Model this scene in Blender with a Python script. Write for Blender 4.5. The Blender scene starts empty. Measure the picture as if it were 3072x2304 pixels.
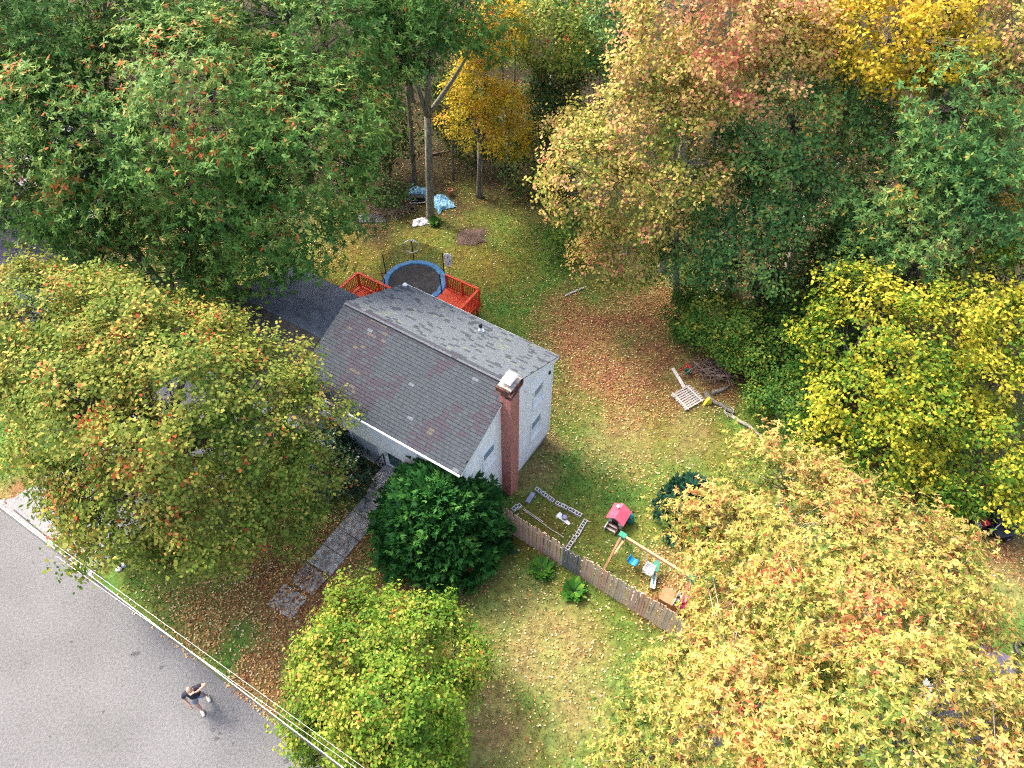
import bpy, bmesh, math, random
import numpy as np
from mathutils import Vector, Matrix
R = math.radians
random.seed(7); RNG = np.random.default_rng(11)
scene = bpy.context.scene
COL = scene.collection

# ------------------------------------------------------------------ camera
PITCH = 51.1017; FPX = 2205.0; CAM_H = 28.8684
cam_d = bpy.data.cameras.new('camera'); cam = bpy.data.objects.new('camera', cam_d); COL.objects.link(cam)
cam.location = (0, 0, CAM_H); cam.rotation_euler = (R(90 - PITCH), 0, 0)
cam_d.sensor_width = 36; cam_d.lens = 36 * FPX / 3072.0; cam_d.clip_start = .1; cam_d.clip_end = 2000
scene.camera = cam
# ------------------------------------------------------------------ sky and sun (hazy sun, high at the upper left)
SUN_AZ = Vector((-.77, .63)); SUN_EL = 50.0
world = bpy.data.worlds.new('World'); scene.world = world; world.use_nodes = True
wn = world.node_tree.nodes; wl = world.node_tree.links
sky = wn.new('ShaderNodeTexSky'); sky.sky_type = 'NISHITA'; sky.sun_disc = False
sky.sun_elevation = R(SUN_EL); sky.sun_rotation = math.atan2(SUN_AZ.x, SUN_AZ.y)
sky.air_density = .7; sky.dust_density = 6.0; sky.ozone_density = 1.0
wl.new(sky.outputs[0], wn['Background'].inputs[0]); wn['Background'].inputs[1].default_value = .15
sun_d = bpy.data.lights.new('sun', 'SUN'); sun = bpy.data.objects.new('sun', sun_d); COL.objects.link(sun)
sun_d.energy = 1.0; sun_d.angle = R(10); sun_d.color = (1, .93, .80)
_az = SUN_AZ.normalized(); _dir = Vector((_az.x * math.cos(R(SUN_EL)), _az.y * math.cos(R(SUN_EL)), math.sin(R(SUN_EL))))
sun.rotation_euler = _dir.to_track_quat('Z', 'Y').to_euler(); sun.location = (0, 0, 60)
scene.view_settings.view_transform = 'Standard'; scene.view_settings.look = 'None'
scene.view_settings.exposure = 2.3; scene.view_settings.gamma = 1; scene.view_settings.use_curve_mapping = False
scene.render.engine = 'CYCLES'
scene.cycles.use_denoising = False; scene.cycles.pixel_filter_type = 'BLACKMAN_HARRIS'; scene.cycles.filter_width = 1.15
scene.cycles.max_bounces = 5; scene.cycles.transparent_max_bounces = 6; scene.cycles.diffuse_bounces = 3

# ------------------------------------------------------------------ frame of the house: s along the ridge, t to the rear, origin at the right end of the ridge
X0, Y0, YAW = 0.0158, 17.215, -0.566429
CS, SN = math.cos(YAW), math.sin(YAW)
def hw(s, t, z=0.0): return Vector((X0 + s*CS - t*SN, Y0 + s*SN + t*CS, z))
def st(x, y): return ((x-X0)*CS + (y-Y0)*SN, -(x-X0)*SN + (y-Y0)*CS)
E1 = Vector((CS, SN, 0)); E2 = Vector((-SN, CS, 0)); UP = Vector((0, 0, 1))
def ground_z(x, y):
    t = -(x-X0)*SN + (y-Y0)*CS
    k = min(1, max(0, (3.5 - t)/6.5)); return .9*k*k*(3-2*k)
_cp, _sp = math.cos(R(PITCH)), math.sin(R(PITCH))
def ray(px, py):
    a, b = (px-1536)/FPX, (1152-py)/FPX
    return Vector((a, _cp + b*_sp, -_sp + b*_cp))
def at(px, py, z):
    d = ray(px, py); k = (z - CAM_H)/d.z
    return Vector((d.x*k, d.y*k, z))
def on(px, py, dz=0.0):
    z = .5
    for _ in range(12):
        p = at(px, py, z + dz); z = ground_z(p.x, p.y)
    return Vector((p.x, p.y, z + dz))
def aty(px, py, y):
    d = ray(px, py); k = y/d.y
    return Vector((d.x*k, y, CAM_H + d.z*k))

# ------------------------------------------------------------------ materials
def nd(nt, t, **kw):
    n = nt.nodes.new(t)
    for k, v in kw.items(): setattr(n, k, v)
    return n
def pm(name, c1, c2=None, scale=6.0, rough=.7, bump=0.0, bscale=None, detail=6, metal=0.0, spec=.4, stretch=None, contrast=(.35, .65), c3=None):
    """procedural material: two or three colours broken up by noise, with a fine bump"""
    m = bpy.data.materials.new(name); m.use_nodes = True; nt = m.node_tree; b = nt.nodes['Principled BSDF']
    b.inputs['Roughness'].default_value = rough; b.inputs['Metallic'].default_value = metal
    b.inputs['Specular IOR Level'].default_value = spec
    tc = nd(nt, 'ShaderNodeTexCoord'); src = tc.outputs['Object']
    if stretch:
        mp = nd(nt, 'ShaderNodeMapping'); mp.inputs['Scale'].default_value = stretch
        nt.links.new(src, mp.inputs[0]); src = mp.outputs[0]
    n = nd(nt, 'ShaderNodeTexNoise'); n.inputs['Scale'].default_value = scale; n.inputs['Detail'].default_value = detail
    nt.links.new(src, n.inputs['Vector'])
    r = nd(nt, 'ShaderNodeValToRGB'); e = r.color_ramp.elements
    e[0].position, e[1].position = contrast; e[0].color = (*c1, 1); e[1].color = (*(c2 or c1), 1)
    if c3:
        q = e.new(min(.98, contrast[1] + .12)); q.color = (*c3, 1)
    nt.links.new(n.outputs[0], r.inputs[0]); nt.links.new(r.outputs[0], b.inputs['Base Color'])
    if bump:
        n2 = nd(nt, 'ShaderNodeTexNoise'); n2.inputs['Scale'].default_value = bscale or scale*6; n2.inputs['Detail'].default_value = 4
        nt.links.new(src, n2.inputs['Vector'])
        bp = nd(nt, 'ShaderNodeBump'); bp.inputs['Strength'].default_value = bump; bp.inputs['Distance'].default_value = .03
        nt.links.new(n2.outputs[0], bp.inputs['Height']); nt.links.new(bp.outputs[0], b.inputs['Normal'])
    return m
def leaf_mat(name, stops, rough=.6, trans=.35, spec=.10):
    """leaf material: the leaf's own 'tint' picks its colour on a ramp; some light passes through"""
    m = bpy.data.materials.new(name); m.use_nodes = True; nt = m.node_tree; b = nt.nodes['Principled BSDF']
    b.inputs['Roughness'].default_value = rough; b.inputs['Specular IOR Level'].default_value = spec
    a = nd(nt, 'ShaderNodeAttribute'); a.attribute_name = 'tint'
    r = nd(nt, 'ShaderNodeValToRGB'); e = r.color_ramp.elements
    e[0].position, e[0].color = stops[0][0], (*stops[0][1], 1); e[1].position, e[1].color = stops[-1][0], (*stops[-1][1], 1)
    for p, c in stops[1:-1]:
        q = e.new(p); q.color = (*c, 1)
    nt.links.new(a.outputs['Fac'], r.inputs[0]); nt.links.new(r.outputs[0], b.inputs['Base Color'])
    tr = nd(nt, 'ShaderNodeBsdfTranslucent'); nt.links.new(r.outputs[0], tr.inputs['Color'])
    mx = nd(nt, 'ShaderNodeMixShader'); mx.inputs[0].default_value = trans
    nt.links.new(b.outputs[0], mx.inputs[1]); nt.links.new(tr.outputs[0], mx.inputs[2])
    nt.links.new(mx.outputs[0], nt.nodes['Material Output'].inputs[0])
    return m
M = {}
M['white'] = pm('white_siding', (.78, .78, .78), (.86, .86, .85), 3, .55, .05)
M['trim'] = pm('white_trim', (.76, .77, .78), (.84, .84, .84), 5, .5)
M['shade_joint_grey'] = pm('wall_shade_joint_grey', (.30, .34, .38), (.38, .42, .46), 2, .6, .05)
M['concrete'] = pm('concrete', (.30, .29, .27), (.44, .43, .41), 7, .9, .3)
M['foundation'] = pm('foundation', (.28, .27, .27), (.42, .40, .41), 5, .9, .3)
M['glass'] = pm('window_glass', (.02, .045, .06), (.05, .10, .13), 1.2, .08, spec=.8)
M['glass_blue'] = pm('window_glass_blue', (.035, .12, .22), (.06, .18, .30), 2.5, .3, spec=.3)
M['glass_teal'] = pm('storm_door_glass', (.012, .06, .07), (.025, .09, .10), 2, .1, spec=.8)
M['shutter'] = pm('shutter_paint', (.16, .19, .24), (.20, .23, .28), 4, .5)
M['brick'] = pm('red_brick', (.40, .14, .11), (.50, .22, .17), 9, .85, .3, c3=(.56, .34, .28))
M['mortar'] = pm('mortar', (.50, .30, .25), (.56, .37, .32), 10, .9, .2)
M['soot'] = pm('sooty_brick', (.02, .016, .015), (.16, .06, .04), 6, .9, .2)
M['cap'] = pm('chimney_cap_metal', (.72, .70, .66), (.82, .80, .78), 8, .5)
M['crown_mortar'] = pm('chimney_crown', (.20, .15, .11), (.48, .42, .35), 9, .9, .3)
M['black'] = pm('plain_black', (.010, .010, .012), (.022, .022, .025), 6, .45)
M['black_metal'] = pm('black_iron', (.012, .012, .013), (.03, .028, .026), 8, .5)
M['mat_black'] = pm('trampoline_mat', (.012, .013, .014), (.030, .030, .032), 2.5, .75)
M['pad_blue'] = pm('blue_pad', (.012, .11, .27), (.03, .19, .38), 5, .45)
M['deck'] = pm('orange_red_deck_paint', (.55, .045, .012), (.64, .075, .02), 3, .6, stretch=(1, 6, 1))
M['rail'] = pm('red_rail_paint', (.50, .030, .014), (.60, .055, .022), 4, .5)
M['bark'] = pm('grey_brown_bark', (.10, .085, .065), (.23, .20, .165), 5, .95, .7, stretch=(3, 3, .6))
M['bark_pale'] = pm('pale_grey_bark', (.24, .215, .165), (.42, .38, .31), 5, .9, .6, stretch=(3, 3, .7))
M['bark_moss'] = pm('mossy_bark', (.12, .115, .075), (.30, .28, .21), 5, .95, .7, stretch=(3, 3, .7))
M['twig'] = pm('dead_twigs', (.13, .085, .065), (.27, .20, .16), 4, .9)
M['twig_pale'] = pm('bleached_branch', (.42, .39, .34), (.58, .55, .5), 6, .85)
M['wood_new'] = pm('orange_pine_wood', (.42, .22, .10), (.56, .34, .18), 3, .7, .1, stretch=(1, 1, 1))
M['wood_grey'] = pm('weathered_wood', (.30, .26, .22), (.46, .41, .35), 4, .9, .2, stretch=(5, 5, .8))
M['wood_pale'] = pm('pale_board', (.50, .45, .38), (.62, .57, .50), 4, .85, .1)
M['plastic_white'] = pm('white_plastic', (.72, .72, .74), (.82, .82, .83), 6, .45)
M['plastic_cream'] = pm('cream_plastic', (.52, .50, .45), (.62, .60, .56), 5, .5)
M['plastic_pink'] = pm('faded_red_plastic', (.66, .085, .15), (.74, .14, .20), 4, .5)
M['plastic_teal'] = pm('teal_plastic', (.005, .22, .21), (.01, .30, .28), 4, .45)
M['plastic_green'] = pm('green_plastic', (.012, .16, .09), (.02, .24, .14), 4, .5)
M['plastic_blue'] = pm('blue_plastic', (.01, .22, .42), (.02, .30, .50), 4, .45)
M['plastic_brown'] = pm('brown_plastic', (.10, .052, .034), (.16, .085, .06), 4, .55)
M['plastic_tan'] = pm('tan_brown_plastic', (.27, .12, .055), (.35, .17, .08), 4, .6)
M['plastic_orange'] = pm('orange_plastic', (.48, .17, .03), (.58, .24, .06), 4, .55)
M['plastic_magenta'] = pm('magenta_plastic', (.48, .02, .17), (.58, .05, .25), 4, .55)
M['plastic_red'] = pm('red_plastic', (.60, .03, .05), (.68, .06, .08), 4, .45)
M['plastic_yellow'] = pm('yellow_plastic', (.72, .58, .05), (.80, .68, .10), 4, .5)
M['steel'] = pm('bright_steel', (.55, .55, .56), (.7, .7, .7), 5, .35, metal=.8)
M['lavender_grey'] = pm('lavender_grey_plastic', (.24, .24, .36), (.34, .34, .46), 5, .5)
M['tarp'] = pm('blue_tarp', (.06, .22, .38), (.30, .55, .70), 3.2, .4, .2, c3=(.62, .78, .86))
M['sheet_white'] = pm('white_sheeting', (.45, .43, .46), (.74, .72, .74), 4, .5, .2)
M['terracotta'] = pm('terracotta', (.36, .13, .06), (.46, .2, .11), 6, .85)
M['skin'] = pm('skin', (.52, .29, .20), (.60, .36, .26), 8, .55)
M['shirt'] = pm('black_shirt', (.012, .012, .022), (.025, .024, .042), 7, .85)
M['shorts'] = pm('grey_blue_shorts', (.16, .18, .25), (.24, .26, .34), 7, .85)
M['shoe'] = pm('pale_shoes', (.52, .50, .36), (.66, .64, .5), 9, .6)
M['hair'] = pm('cropped_hair', (.30, .20, .14), (.40, .28, .2), 12, .8)
M['eye'] = pm('eye_dark', (.02, .015, .012), None, 5, .3)
M['cable'] = pm('cable_black', (.012, .012, .013), (.02, .02, .02), 4, .6)
M['cable_bright'] = pm('cable_bare', (.50, .50, .51), (.62, .62, .62), 5, .35, metal=.15)
M['stone'] = pm('stone', (.28, .29, .27), (.5, .5, .47), 6, .9, .3)
M['block'] = pm('concrete_block', (.50, .49, .46), (.66, .65, .62), 9, .9, .2)
M['yellow_pole'] = pm('yellow_paint', (.75, .60, .02), (.82, .68, .05), 5, .45)
M['roof_near'] = pm('neighbour_shingles', (.085, .075, .10), (.15, .135, .165), 2.5, .9, .4)
M['umbrella'] = pm('pale_grey_canvas', (.36, .36, .38), (.43, .43, .45), 4, .8)
M['carpet_brown'] = pm('tan_roof', (.26, .2, .16), (.36, .29, .23), 4, .9)

# ------------------------------------------------------------------ mesh building
def tag(o, label=None, cat=None, group=None, kind=None):
    if label: o['label'] = label
    if cat: o['category'] = cat
    if group: o['group'] = group
    if kind: o['kind'] = kind
    return o
def empty(name, loc=(0, 0, 0), rz=0.0):
    o = bpy.data.objects.new(name, None); COL.objects.link(o); o.location = loc; o.rotation_euler = (0, 0, rz); o.empty_display_size = .3
    return o
def link(name, me, parent=None, loc=None, rz=None):
    o = bpy.data.objects.new(name, me); COL.objects.link(o)
    if parent is not None: o.parent = parent
    if loc is not None: o.location = loc
    if rz is not None: o.rotation_euler = (0, 0, rz)
    return o
class MB:
    def __init__(self): self.v = []; self.f = []; self.m = []; self.slots = []
    def mi(self, mat):
        if mat not in self.slots: self.slots.append(mat)
        return self.slots.index(mat)
    def add(self, vs, fs, mat):
        b = len(self.v); self.v += [tuple(q) for q in vs]; k = self.mi(mat)
        for f in fs: self.f.append([b+i for i in f]); self.m.append(k)
        return self
    def hexa(self, c, mat, edge=None):
        if edge is not None:
            self.add(c, [(0, 3, 2, 1), (4, 5, 6, 7), (1, 2, 6, 5), (2, 3, 7, 6), (3, 0, 4, 7)], mat); self.f.append([len(self.v)-8+i for i in (0, 1, 5, 4)]); self.m.append(self.mi(edge)); return self
        return self.add(c, [(0, 3, 2, 1), (4, 5, 6, 7), (0, 1, 5, 4), (1, 2, 6, 5), (2, 3, 7, 6), (3, 0, 4, 7)], mat)
    def box(self, lo, hi, mat):
        x0, y0, z0 = lo; x1, y1, z1 = hi
        return self.hexa([(x0, y0, z0), (x1, y0, z0), (x1, y1, z0), (x0, y1, z0), (x0, y0, z1), (x1, y0, z1), (x1, y1, z1), (x0, y1, z1)], mat)
    def bar(self, a, b, w, h, mat, up=UP):
        a, b = Vector(a), Vector(b); d = (b-a).normalized(); x = d.cross(up)
        if x.length < 1e-4: x = d.cross(Vector((1, 0, 0)))
        x.normalize(); y = x.cross(d).normalized(); x *= w/2; y *= h/2
        return self.hexa([a-x-y, a+x-y, a+x+y, a-x+y, b-x-y, b+x-y, b+x+y, b-x+y], mat)
    def tube(self, pts, rad, mat, n=8, caps=True):
        pts = [Vector(p) for p in pts]; rads = rad if isinstance(rad, (list, tuple)) else [rad]*len(pts)
        b = len(self.v); k = self.mi(mat); prev = None
        for i, p in enumerate(pts):
            d = (pts[min(i+1, len(pts)-1)] - pts[max(i-1, 0)])
            d = d.normalized() if d.length > 1e-9 else UP
            x = d.cross(prev) if prev is not None else None
            if prev is None:
                x = d.cross(Vector((0, 0, 1)) if abs(d.z) < .9 else Vector((1, 0, 0))).normalized()
            else:
                x = (prev - d*prev.dot(d)); x = x.normalized() if x.length > 1e-6 else d.orthogonal().normalized()
            prev = x; y = d.cross(x)
            for j in range(n):
                a = 2*math.pi*j/n; self.v.append(tuple(p + (x*math.cos(a) + y*math.sin(a))*rads[i]))
        for i in range(len(pts)-1):
            for j in range(n):
                q = (j+1) % n; self.f.append([b+i*n+j, b+i*n+q, b+(i+1)*n+q, b+(i+1)*n+j]); self.m.append(k)
        if caps:
            self.f.append([b+j for j in range(n)][::-1]); self.m.append(k)
            self.f.append([b+(len(pts)-1)*n+j for j in range(n)]); self.m.append(k)
        return self
    def lathe(self, prof, mat, n=16, c=(0, 0, 0)):
        b = len(self.v); k = self.mi(mat)
        for r, z in prof:
            for j in range(n):
                a = 2*math.pi*j/n; self.v.append((c[0]+r*math.cos(a), c[1]+r*math.sin(a), c[2]+z))
        for i in range(len(prof)-1):
            for j in range(n):
                q = (j+1) % n; self.f.append([b+i*n+j, b+i*n+q, b+(i+1)*n+q, b+(i+1)*n+j]); self.m.append(k)
        self.f.append([b+j for j in range(n)][::-1]); self.m.append(k)
        self.f.append([b+(len(prof)-1)*n+j for j in range(n)]); self.m.append(k)
        return self
    def prism(self, poly, mat, axis, a, b):
        """polygon of 2-D points extruded along an axis index from a to b (other two axes in order)"""
        n = len(poly); o = [i for i in range(3) if i != axis]; vs = []
        for q in (a, b):
            for p in poly:
                v = [0, 0, 0]; v[axis] = q; v[o[0]] = p[0]; v[o[1]] = p[1]; vs.append(tuple(v))
        fs = [list(range(n))[::-1], [n+i for i in range(n)]] + [[i, (i+1) % n, n+(i+1) % n, n+i] for i in range(n)]
        return self.add(vs, fs, mat)
    def mesh(self, name):
        me = bpy.data.meshes.new(name); me.from_pydata(self.v, [], self.f)
        for m in self.slots: me.materials.append(m)
        me.polygons.foreach_set('material_index', self.m)
        bm = bmesh.new(); bm.from_mesh(me); bmesh.ops.recalc_face_normals(bm, faces=bm.faces); bm.to_mesh(me); bm.free()
        me.update(); return me
    def build(self, name, parent=None, loc=None, rz=None, smooth=False):
        me = self.mesh(name)
        if smooth: me.polygons.foreach_set('use_smooth', [True]*len(me.polygons))
        return link(name, me, parent, loc, rz)
def quads_mesh(name, V, tint, mat):
    """V: (n,4,3) quads with one tint value each"""
    n = len(V); me = bpy.data.meshes.new(name)
    me.vertices.add(4*n); me.vertices.foreach_set('co', V.reshape(-1).astype(np.float32))
    me.loops.add(4*n); me.loops.foreach_set('vertex_index', np.arange(4*n, dtype=np.int32))
    me.polygons.add(n); me.polygons.foreach_set('loop_start', np.arange(0, 4*n, 4, dtype=np.int32))
    me.update(calc_edges=True)
    a = me.attributes.new('tint', 'FLOAT', 'POINT'); a.data.foreach_set('value', np.repeat(tint, 4).astype(np.float32))
    me.materials.append(mat); return me

# ------------------------------------------------------------------ ground
def smoothnoise(x, y, k=1.0, seed=0):
    r = np.random.default_rng(seed); o = 0
    for i in range(6):
        a = r.uniform(0, 6.28); f = k*r.uniform(.6, 1.8); o = o + np.sin((x*math.cos(a) + y*math.sin(a))*f + r.uniform(0, 6.28) + 1.3*np.sin(f*.7*(y*math.cos(a) - x*math.sin(a))))
    return o/3.2
# zones of the ground's own cover: (pixel x, pixel y, radius m, weight)
Z_LITTER = [(1760, 1010, 2.3, 1.0), (1840, 1120, 2.3, 1.0), (1700, 940, 1.4, .7), (1950, 1080, 1.6, .9), (1900, 960, 1.6, .9), (1990, 1180, 1.3, .7), (1950, 900, 1.5, .8), (2110, 1140, 1.8, .8), (1900, 1200, 1.3, .5), (1600, 1300, .9, .25), (1720, 1200, 1.4, .35),
            (930, 1790, 1.9, .95), (850, 1700, 1.6, .85), (760, 1790, 1.5, .7), (1180, 1740, 1.3, .8), (1000, 1640, 1.4, .8), (640, 1850, 1.3, .6), (780, 2010, 1.1, .75), (860, 2080, .9, .7), (1330, 1720, 1.6, .55),
            (2100, 1850, 1.6, .95), (2000, 1800, 1.2, .7), (1980, 1700, 1.0, .35), (2650, 1490, 1.8, .85), (2800, 1520, 1.5, .8), (3010, 1640, 1.1, .9), (60, 1490, 1.1, .9), (150, 1450, .9, .8), (2500, 1450, 1.5, .6), (3072, 1690, 1.0, .7), (700, 1700, 1.2, .5), (560, 1800, 1.1, .4)]
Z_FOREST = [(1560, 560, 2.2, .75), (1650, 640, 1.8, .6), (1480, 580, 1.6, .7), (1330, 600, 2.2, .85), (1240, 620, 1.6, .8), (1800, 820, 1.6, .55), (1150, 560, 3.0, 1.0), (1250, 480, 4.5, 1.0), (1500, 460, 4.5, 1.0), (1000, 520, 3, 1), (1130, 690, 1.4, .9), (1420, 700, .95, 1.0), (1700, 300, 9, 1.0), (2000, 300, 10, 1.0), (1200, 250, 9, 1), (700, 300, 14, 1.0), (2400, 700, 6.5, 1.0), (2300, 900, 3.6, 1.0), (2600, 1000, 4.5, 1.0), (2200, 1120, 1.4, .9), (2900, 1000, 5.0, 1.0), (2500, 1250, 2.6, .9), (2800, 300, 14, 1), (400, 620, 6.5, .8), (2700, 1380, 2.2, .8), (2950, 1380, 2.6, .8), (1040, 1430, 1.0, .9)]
Z_MOSS = [(1080, 760, 2.4, .9), (1450, 800, 2.0, .9), (1250, 720, 1.6, .55), (1400, 640, 2.2, .5), (950, 830, 1.8, .8), (1530, 720, 1.6, .5), (1700, 1900, 1.5, .35), (1380, 2000, 1.8, .35), (1600, 1600, 1.0, .8), (1680, 1560, .9, .5), (1990, 1280, 1.8, .65), (2120, 1330, 1.4, .6)]
Z_DRY = [(1660, 1330, .8, .9), (1600, 1420, 1.0, .8), (1640, 1950, 1.9, .7), (1460, 2170, 1.5, .8), (1700, 2080, 1.6, .6), (1430, 1720, 1.0, .6), (1860, 1330, 1.6, .5), (1560, 1850, 1.6, .5), (2050, 1300, 1.2, .5), (3000, 1740, 1.2, .6)]
Z_BRIGHT = [(50, 1400, 1.6, 1.0), (20, 1320, 2.0, 1.0), (2960, 1800, 1.6, .9), (3040, 1900, 1.3, .9), (330, 1760, .6, .7), (480, 1840, .7, .6), (1650, 1250, .9, .6), (1750, 1420, 1.5, .65), (1830, 1480, 1.3, .7), (1680, 1120, .7, .5), (1600, 1780, .9, .6), (1450, 1860, 1.0, .6), (900, 2050, .9, .5), (1500, 2030, 1.2, .4)]
def zone(x, y, Z, seed, rough=.55):
    w = np.zeros_like(x); j = smoothnoise(x, y, 1.3, seed)*rough + smoothnoise(x, y, 3.7, seed+50)*rough*.5
    for px, py, r, k in Z:
        c = on(px, py); d = np.hypot(x-c.x, y-c.y)/r
        w = np.maximum(w, k*np.clip(1.55 - d + j*.45, 0, 1))
    return np.clip(w, 0, 1)
def gz_np(x, y):
    t = -(x-X0)*SN + (y-Y0)*CS; k = np.clip((3.5-t)/6.5, 0, 1); return .9*k*k*(3-2*k)
def axis_grid(lo, hi, step, far):
    core = np.arange(lo, hi+step/2, step); d = np.array([3, 8, 20, 50, 120, 300, far])
    return np.concatenate([lo-d[::-1], core, hi+d])
gx, gy = axis_grid(-44, 44, .32, 600), axis_grid(-2, 78, .32, 600)
GX, GY = np.meshgrid(gx, gy); gxf, gyf = GX.ravel(), GY.ravel()
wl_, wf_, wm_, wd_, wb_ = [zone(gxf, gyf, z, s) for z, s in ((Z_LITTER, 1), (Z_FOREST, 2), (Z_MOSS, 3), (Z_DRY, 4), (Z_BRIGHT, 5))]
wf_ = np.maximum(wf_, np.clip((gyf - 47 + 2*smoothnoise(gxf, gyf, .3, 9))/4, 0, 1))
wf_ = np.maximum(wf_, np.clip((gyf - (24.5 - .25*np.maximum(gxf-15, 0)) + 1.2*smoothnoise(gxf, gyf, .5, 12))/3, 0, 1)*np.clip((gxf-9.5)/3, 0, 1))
def linmix(c, w, k): return c*(1-w[:, None]) + np.array(k)[None]*w[:, None]
gcol = np.tile(np.array([.070, .125, .020]), (len(gxf), 1))
nn = np.clip(.5+.5*smoothnoise(gxf, gyf, .55, 21), 0, 1); gcol = linmix(gcol, nn*.55, (.125, .118, .026))
gcol = linmix(gcol, wb_*.9, (.062, .122, .022)); gcol = linmix(gcol, wm_*.9, (.115, .088, .014)); gcol = linmix(gcol, wd_*.85, (.22, .165, .068))
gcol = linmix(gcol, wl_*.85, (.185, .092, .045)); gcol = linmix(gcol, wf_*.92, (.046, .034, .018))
me = bpy.data.meshes.new('ground'); nx, ny = len(gx), len(gy)
gzf = gz_np(gxf, gyf)
idx = np.arange(nx*ny).reshape(ny, nx)
me.vertices.add(nx*ny); me.vertices.foreach_set('co', np.stack([gxf, gyf, gzf], 1).ravel().astype(np.float32))
F = np.stack([idx[:-1, :-1], idx[:-1, 1:], idx[1:, 1:], idx[1:, :-1]], -1).reshape(-1, 4); nf = len(F)
me.loops.add(4*nf); me.loops.foreach_set('vertex_index', F.ravel().astype(np.int32))
me.polygons.add(nf); me.polygons.foreach_set('loop_start', np.arange(0, 4*nf, 4, dtype=np.int32)); me.update(calc_edges=True)
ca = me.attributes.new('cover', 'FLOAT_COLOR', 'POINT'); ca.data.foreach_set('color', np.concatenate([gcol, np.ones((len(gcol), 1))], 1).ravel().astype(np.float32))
gm = bpy.data.materials.new('ground_cover'); gm.use_nodes = True; nt = gm.node_tree; b = nt.nodes['Principled BSDF']; b.inputs['Roughness'].default_value = .95; b.inputs['Specular IOR Level'].default_value = .15
a = nd(nt, 'ShaderNodeAttribute'); a.attribute_name = 'cover'; tc = nd(nt, 'ShaderNodeTexCoord')
hsv = nd(nt, 'ShaderNodeHueSaturation')
n1 = nd(nt, 'ShaderNodeTexNoise'); n1.inputs['Scale'].default_value = 3.2; n1.inputs['Detail'].default_value = 10; n1.inputs['Roughness'].default_value = .72
n2 = nd(nt, 'ShaderNodeTexNoise'); n2.inputs['Scale'].default_value = 1.1; n2.inputs['Detail'].default_value = 5
for n in (n1, n2): nt.links.new(tc.outputs['Object'], n.inputs['Vector'])
mr = nd(nt, 'ShaderNodeMapRange'); mr.inputs['From Min'].default_value = .3; mr.inputs['From Max'].default_value = .7; mr.inputs['To Min'].default_value = .45; mr.inputs['To Max'].default_value = 1.6
mh = nd(nt, 'ShaderNodeMapRange'); mh.inputs['From Min'].default_value = .3; mh.inputs['From Max'].default_value = .7; mh.inputs['To Min'].default_value = .46; mh.inputs['To Max'].default_value = .535
nt.links.new(n1.outputs[0], mr.inputs[0]); nt.links.new(n2.outputs[0], mh.inputs[0]); nt.links.new(mr.outputs[0], hsv.inputs['Value']); nt.links.new(mh.outputs[0], hsv.inputs['Hue'])
nt.links.new(a.outputs['Color'], hsv.inputs['Color']); nt.links.new(hsv.outputs[0], b.inputs['Base Color'])
bp = nd(nt, 'ShaderNodeBump'); bp.inputs['Strength'].default_value = .6; bp.inputs['Distance'].default_value = .08
n3 = nd(nt, 'ShaderNodeTexNoise'); n3.inputs['Scale'].default_value = 9; n3.inputs['Detail'].default_value = 8; nt.links.new(tc.outputs['Object'], n3.inputs['Vector'])
nt.links.new(n3.outputs[0], bp.inputs['Height']); nt.links.new(bp.outputs[0], b.inputs['Normal'])
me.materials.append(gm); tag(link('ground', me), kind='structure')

# road, driveway, walk -------------------------------------------------------
T_ROAD = -13.05; GZ = .9
def asphalt(name, dark, light, bright, sc=1.0):
    m = bpy.data.materials.new(name); m.use_nodes = True; nt = m.node_tree; b = nt.nodes['Principled BSDF']; b.inputs['Roughness'].default_value = .9; b.inputs['Specular IOR Level'].default_value = .2
    tc = nd(nt, 'ShaderNodeTexCoord'); v = nd(nt, 'ShaderNodeTexVoronoi'); v.inputs['Scale'].default_value = 22*sc
    n = nd(nt, 'ShaderNodeTexNoise'); n.inputs['Scale'].default_value = .35; n.inputs['Detail'].default_value = 7
    n2 = nd(nt, 'ShaderNodeTexNoise'); n2.inputs['Scale'].default_value = 11*sc; n2.inputs['Detail'].default_value = 6; n2.inputs['Roughness'].default_value = .8
    for q in (v, n, n2): nt.links.new(tc.outputs['Object'], q.inputs['Vector'])
    r1 = nd(nt, 'ShaderNodeValToRGB'); e = r1.color_ramp.elements; e[0].position, e[1].position = .36, .66; e[0].color = (*dark, 1); e[1].color = (*light, 1)
    q = e.new(.78); q.color = (*bright, 1)
    nt.links.new(n2.outputs[0], r1.inputs[0])
    mx = nd(nt, 'ShaderNodeMix', data_type='RGBA', blend_type='MULTIPLY'); mx.inputs['Factor'].default_value = 1
    r2 = nd(nt, 'ShaderNodeValToRGB'); e = r2.color_ramp.elements; e[0].position, e[1].position = .3, .7; e[0].color = (.84, .84, .84, 1); e[1].color = (1.08, 1.08, 1.09, 1)
    nt.links.new(n.outputs[0], r2.inputs[0]); nt.links.new(r1.outputs[0], mx.inputs['A']); nt.links.new(r2.outputs[0], mx.inputs['B'])
    nt.links.new(mx.outputs['Result'], b.inputs['Base Color'])
    bp = nd(nt, 'ShaderNodeBump'); bp.inputs['Strength'].default_value = .5; bp.inputs['Distance'].default_value = .02
    nt.links.new(v.outputs['Distance'], bp.inputs['Height']); nt.links.new(bp.outputs[0], b.inputs['Normal'])
    return m
M['road'] = asphalt('worn_grey_asphalt', (.085, .085, .086), (.165, .165, .165), (.25, .25, .25))
M['drive'] = asphalt('pale_driveway', (.16, .16, .162), (.225, .226, .228), (.30, .30, .30), 1.3)
M['seam'] = pm('dark_seam', (.02, .02, .02), (.05, .05, .05), 5, .9)
M['stain'] = pm('tar_stain', (.035, .035, .037), (.09, .09, .092), 9, .8)
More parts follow.
